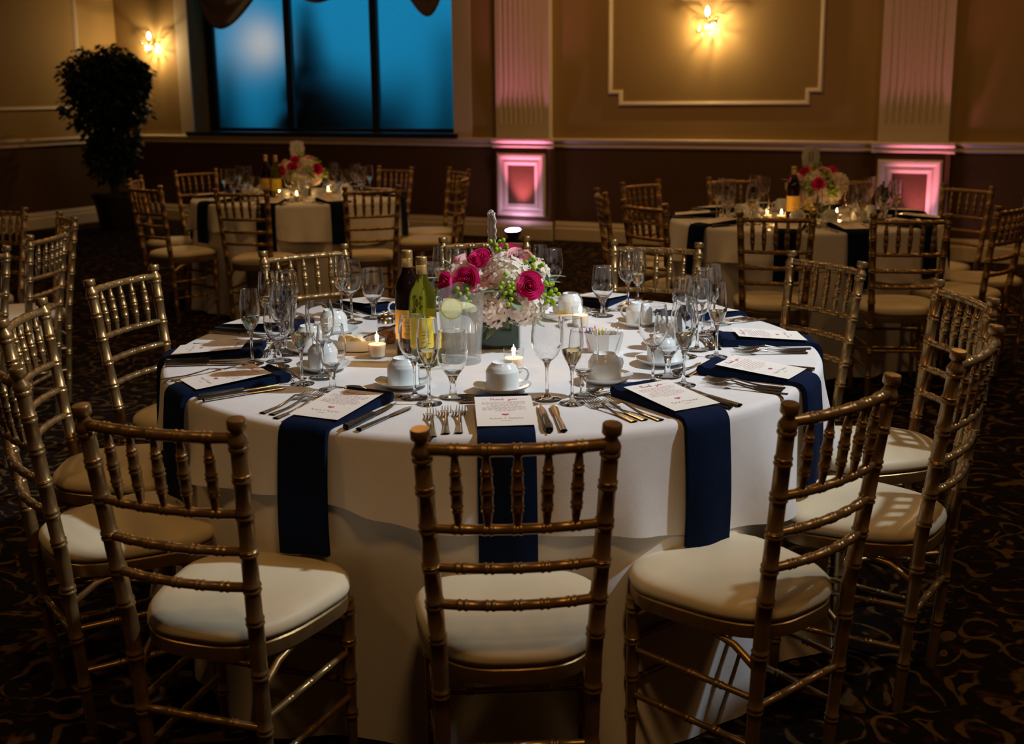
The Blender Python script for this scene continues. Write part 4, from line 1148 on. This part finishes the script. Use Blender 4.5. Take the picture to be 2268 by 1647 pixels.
def pitcher_proto():
    P = Proto()
    def wall(u, v):
        a = 2 * PI * u; rr = .050 + .013 * v ** .8 + .0016 * math.cos(16 * a) * (1 - .6 * v)
        sp = max(0, math.cos(a - R(90))) ** 12 * max(0, v - .8) * 5
        return ((rr + .018 * sp) * math.cos(a), (rr + .018 * sp) * math.sin(a), .004 + .196 * v + .010 * sp)
    P.add('jug_wall', MB().grid(72, 16, wall, wrap=True).mesh('jug_wall', M['pitcher'], 60))
    P.add('jug_base', MB().lathe([(0, 0), (.052, 0), (.054, .004), (.050, .012), (0, .012)], 36).mesh('jug_base', M['pitcher'], 40))
    P.add('handle', MB().sweep([(0, -.058, .185), (.004, -.085, .190), (.006, -.100, .170), (.006, -.100, .10), (.004, -.088, .06), (0, -.056, .05)], [.008] * 6, 10).mesh('handle', M['pitcher'], 60))
    wt = P.add('water', MB().lathe([(.0485, .013), (.0555, .09), (.0585, .150), (.0, .1505)], 36).mesh('water', M['waterbody'], 40))
    sl = MB().lathe([(0, -.0025), (.027, -.0025), (.027, .0025), (0, .0025)], 28)
    l1 = P.add('lemon_slice', sl.mesh('lemon_slice', M['lemon'], 40), None, 'pale yellow lemon slice', T(-.026, -.022, .153, 0, R(62), R(8)))
    P.add('peel', MB().lathe([(.027, -.0026), (.0295, -.0022), (.0295, .0022), (.027, .0026)], 28).mesh('peel', M['peel'], 40), l1)
    P.add('lemon_slice', sl.mesh('lemon_slice', M['lemon'], 40), None, None, T(.018, .015, .150, .6, R(20), R(5)))
    return P
PITCH_ = pitcher_proto()
PITCH_.place('water_pitcher', T(-.138, 3.205, Z0 + .0005, R(4)), 'clear ribbed water pitcher with lemon slices before the flowers', 'pitcher', 'water pitchers')
def candle_proto():
    P = Proto()
    P.add('glass_cup', MB().lathe([(0, .0), (.020, 0), (.0225, .003), (.0275, .062), (.0280, .064), (.0270, .064), (.0262, .060), (.0220, .006), (0, .005)], 28).mesh('glass_cup', M['bowl'], 45))
    wx = P.add('wax', MB().lathe([(0, .0065), (.0212, .0065), (.0248, .040), (.022, .0405), (.008, .039), (0, .0385)], 24).mesh('wax', M['wax'], 45))
    P.add('wick', MB().sweep([(0, 0, .038), (.0005, 0, .047)], .0008, 6).mesh('wick', M['wick']), wx)
    P.add('flame', MB().lathe([(0, .044), (.0032, .047), (.0042, .052), (.0034, .060), (.0016, .069), (0, .076)], 12).mesh('flame', M['flame'], 60))
    return P
CANDLE = candle_proto()
def candle(x, y, label, e=.16):
    CANDLE.place('votive_candle', T(x, y, Z0 + .0005), label, 'candle', 'lit votive candles')
    point('candle_light', (x, y, Z0 + .060), e, (1.0, .55, .18), .006)
candle(.004, 3.072, 'lit votive candle behind the nearest upturned cup')
candle(-.378, 3.268, 'lit votive candle between the butter dish and dark bottle')
candle(.215, 3.672, 'lit votive candle behind the sugar packet holder')
# chilli shaker
r_ = link('chilli_shaker', None, None, T(-.372, 3.472, Z0 + .0005)); tag(r_, 'glass chilli flake shaker with metal lid left of the bottles', 'shaker')
link('jar', MB().lathe([(0, 0), (.026, 0), (.0285, .003), (.0265, .025), (.0285, .05), (.026, .062), (.0265, .064), (.0, .064)], 10).mesh('jar', M['bowl'], 20), r_)
link('chilli_flakes', MB().lathe([(0, .003), (.0255, .003), (.024, .025), (.0255, .045), (0, .047)], 20).mesh('chilli_flakes', M['chili'], 40), r_)
link('metal_lid', MB().lathe([(.0275, .062), (.028, .062), (.028, .074), (.025, .080), (.012, .087), (0, .088)], 24).mesh('metal_lid', M['rivet'], 40), r_)
# butter dish with butter balls and a knife resting in it
BX, BY = -.452, 3.385
dm = MB().grid(40, 10, lambda u, v: ((.085 * (.62 + .38 * min(1, v * 1.8)) * (1 if v < .56 else 1 - .05 * (v - .56) / .44) * math.cos(2 * PI * u)), (.055 * (.62 + .38 * min(1, v * 1.8)) * (1 if v < .56 else 1 - .07 * (v - .56) / .44) * math.sin(2 * PI * u)), .034 * (min(1, v / .5) if v < .56 else 1 - .9 * (v - .56) / .44)), wrap=True)
dm.add([(.080 * math.cos(2 * PI * k / 40) * .92, .050 * math.sin(2 * PI * k / 40) * .92, .004) for k in range(40)], [tuple(range(40))])
tag(link('butter_dish', dm.mesh('butter_dish', M['china'], 50), None, T(BX, BY, Z0 + .0005, R(-6))), 'oval white butter dish left of the votive candle', 'dish')
for k, (dx, dy, s) in enumerate([(-.022, -.004, .024), (.006, .008, .021), (.0, -.022, .019)]):
    b = MB(); ico(b, (0, 0, 0), s, 2, .85)
    tag(link('butter_scoop', b.mesh('butter_scoop', M['butter'], 60), None, T(BX + dx, BY + dy, Z0 + .0055 + s * .85)), ('largest butter scoop in the oval dish', 'middle butter scoop in the oval dish', 'smallest butter scoop in the oval dish')[k], 'butter', 'butter scoops in the dish')
tag(link('butter_spreader', TKNIFE, None, T(BX + .115, BY + .02, Z0 + .062, R(98), R(-19))), 'slim steel spreader leaning on the butter dish', 'knife')
# sugar holder with packets
SX, SY = .262, 3.305
hm = MB()
oct_ = lambda s, z: [(s * (1.0 if abs(c) > .5 else .7) * .055 * c / max(abs(c), abs(q)) * (1), s * .036 * q / max(abs(c), abs(q)), z) for c, q in [(math.cos(R(22.5 + 45 * k)), math.sin(R(22.5 + 45 * k))) for k in range(8)]]
rings = [oct_(.78, 0), oct_(1.0, .056), oct_(.93, .056), oct_(.74, .006)]
for a, b in zip(rings, rings[1:]): hm.add(a + b, [(k, (k + 1) % 8, 8 + (k + 1) % 8, 8 + k) for k in range(8)])
hm.add(rings[0], [tuple(reversed(range(8)))]); hm.add(rings[-1], [tuple(range(8))])
tag(link('sugar_holder', hm.mesh('sugar_holder', M['china'], 20), None, T(SX, SY, Z0 + .0005, R(-8))), 'white faceted china holder full of sugar packets', 'holder')
pk = MB().box((-.0012, -.019, 0), (.0012, .019, .062))
pm_ = {k: MB().box((-.0012, -.019, 0), (.0012, .019, .058)).mesh('sugar_packet', M[k], 0) for k in ('packet', 'packety', 'packetp', 'packetb')}
cols = ['packetp', 'packetb', 'packetp', 'packety', 'packety', 'packet', 'packet', 'packet', 'packet', 'packet']
word = {'packet': 'white', 'packety': 'yellow', 'packetp': 'red', 'packetb': 'blue'}
for k, c in enumerate(cols):
    o = link('sugar_packet', pm_[c], None, T(SX - .036 + .0078 * k, SY + .004 - .0012 * k, Z0 + .010 + .003 * (k % 3), R(-8), R(random.uniform(-8, 8)), R(-14 + 3.2 * k)))
    tag(o, '%s paper sugar packet standing in the white holder' % word[c], 'packet', '%s sugar packets in the holder' % word[c])
# back dish with gold-wrapped butter pats
DX, DY = .165, 3.80
dish = MB().lathe([(0, .006), (.05, .006), (.062, .012), (.075, .030), (.077, .032), (.0775, .030), (.064, .009), (.052, .001), (0, 0)], 36)
tag(link('glass_dish', dish.mesh('glass_dish', M['china'], 50), None, T(DX, DY, Z0 + .0005)), 'white round dish of gold-wrapped butters right of the flowers', 'dish')
fm = MB().box((-.014, -.010, 0), (.014, .010, .009)); fm.box((-.019, -.007, .003), (.019, .007, .006))
fme = fm.mesh('wrapped_butter', M['goldfoil'], 0)
for k in range(7):
    a = k * .9; rr = .0 if k == 6 else .032
    tag(link('wrapped_butter', fme, None, T(DX + rr * math.cos(a), DY + rr * math.sin(a), Z0 + .0075 + (.012 if k == 6 else .0 + .003 * (k % 2)), a * 1.7, R(8 * math.sin(k)), R(6 * math.cos(k)))), 'gold-wrapped butter pat in the white dish by the flowers', 'butter pat', 'gold-wrapped butters in the dish')

# ------------------------------------------------------------------ the tables behind
C2, C3, C4, RB = (-1.5317, 8.6613), (1.6785, 6.8121), (-3.27, 5.28), .74
T2 = [((-1.67, 7.43), 78, 'gold chair before the left rear table, nearest its left front'), ((-.87, 7.53), 106, 'gold chair before the left rear table, nearest its right front'), ((-.91, 9.54), 235, 'gold chair behind the left rear table, right of its flowers'),
      ((-2.46, 9.40), 310, 'gold chair behind the left rear table, left of its bottles'), ((-2.70, 8.64), 4, 'edge-on gold chair farthest left at the left rear table'), ((-2.40, 7.86), 52, 'gold chair angled at the left front of the left rear table'),
      ((-.39, 9.22), 208, 'edge-on gold chair farther back at right of left rear table'), ((-.33, 8.52), 174, 'edge-on gold chair nearer us at right of left rear table')]
T3 = [((1.26, 5.65), 78, 'gold chair in front of the right rear table, left one'), ((1.85, 5.50), 84, 'gold chair in front of the right rear table, right one'), ((2.72, 7.12), 212, 'gold chair behind the right rear table before the dark wall'),
      ((.84, 7.72), 312, 'gold chair at back left of the right rear table'), ((.70, 6.27), 33, 'gold chair at front left of the right rear table'), ((.53, 7.02), 4, 'edge-on gold chair at far left of the right rear table'),
      ((1.49, 8.0), 278, 'gold chair behind the right rear table, left of its bottles'), ((2.20, 7.86), 246, 'gold chair behind the glasses at the right rear table'), ((2.50, 5.93), 134, 'gold chair at right of the right rear table, turned inwards'), ((2.86, 6.48), 172, 'gold chair at the right picture edge by the rear table')]
T4 = [((-2.74, 6.42), 248, 'gold chair at the left picture edge, farthest of four'), ((-2.21, 5.95), 212, 'gold chair at far left seen edge-on behind another'), ((-2.03, 5.22), 176, 'silvery-lit gold chair at far left with curved back'), ((-2.08, 4.55), 150, 'gold chair cut by the left picture edge, nearest of four')]
for lst, g in ((T2, 'chairs at the left rear table'), (T3, 'chairs at the right rear table'), (T4, 'chairs at the table off to the left')):
    for mid, fc, lb in lst: place_chair(mid, fc, lb, g)
PLN = {'left rear table': ['left front', 'right front', 'back right', 'back left', 'far left', 'near left', 'farther right', 'nearer right'],
       'right rear table': ['left front', 'right front', 'back right', 'back left', 'near left', 'far left', 'back centre-left', 'back centre-right', 'near right', 'far right']}
def angs(lst, C): return [math.degrees(math.atan2(m[1] - C[1], m[0] - C[0])) for m, f, l in lst]
for C, lst, nm, sd in ((C2, T2, 'left rear table', 21), (C3, T3, 'right rear table', 22), (C4, T4, 'table off to the left', 23)):
    aa = angs(lst, C)
    table_and_cloths(C, RB, aa, 'round banquet table under white cloths, ' + nm, 'white overlay cloth on the ' + nm, 'floor-length white under cloth of the ' + nm, sd)
    if C is C4: continue
    for i, a in enumerate(aa): setting(C, RB, a, PLN[nm][i], '', False, i + sd, nm)
BOUQ.place('flower_centrepiece', T(C2[0] + .02, C2[1], Z0 + .0005, R(20)), 'rose and hydrangea centrepiece on the left rear table', 'flowers', 'flower centrepieces')
BOUQ.place('flower_centrepiece', T(C3[0] + .08, C3[1] + .02, Z0 + .0005, R(-50)), 'rose and hydrangea centrepiece on the right rear table', 'flowers', 'flower centrepieces')
sign_proto('ring').place('table_number_sign', T(C2[0], C2[1] + .03, Z0 - .05, R(12)), 'pale lacy table number sign on the left rear table', 'sign', 'table number signs')
sign_proto('eleven').place('table_number_sign', T(1.705, 6.82, Z0 - .042, R(6)), 'pale lacy table number sign marked with two strokes, right rear table', 'sign', 'table number signs')
RED.place('wine_bottle', T(-1.745, 8.60, Z0 + .0005), 'dark wine bottle on the left rear table', 'bottle', 'wine bottles')
WHITE.place('wine_bottle', T(-1.665, 8.55, Z0 + .0005), 'amber-lit white wine bottle on the left rear table', 'bottle', 'wine bottles')
RED.place('wine_bottle', T(1.585, 6.70, Z0 + .0005), 'dark wine bottle on the right rear table', 'bottle', 'wine bottles')
WHITE.place('wine_bottle', T(1.695, 6.76, Z0 + .0005), 'white wine bottle behind the sign stick, right rear table', 'bottle', 'wine bottles')
PITCH_.place('water_pitcher', T(-1.47, 8.40, Z0 + .0005), 'water pitcher before the flowers on the left rear table', 'pitcher', 'water pitchers')
candle(-1.60, 8.30, 'lit votive before the bottles on the left rear table', .5)
candle(-1.47, 8.24, 'lit votive before the pitcher on the left rear table', .5)
candle(-1.30, 8.56, 'lit votive right of the pitcher on the left rear table', .5)
candle(1.42, 6.60, 'leftmost lit votive on the right rear table', .5)
candle(1.49, 6.56, 'lit votive beside the dark bottle on the right rear table', .5)
candle(1.80, 6.58, 'lit votive below the flowers on the right rear table', .5)
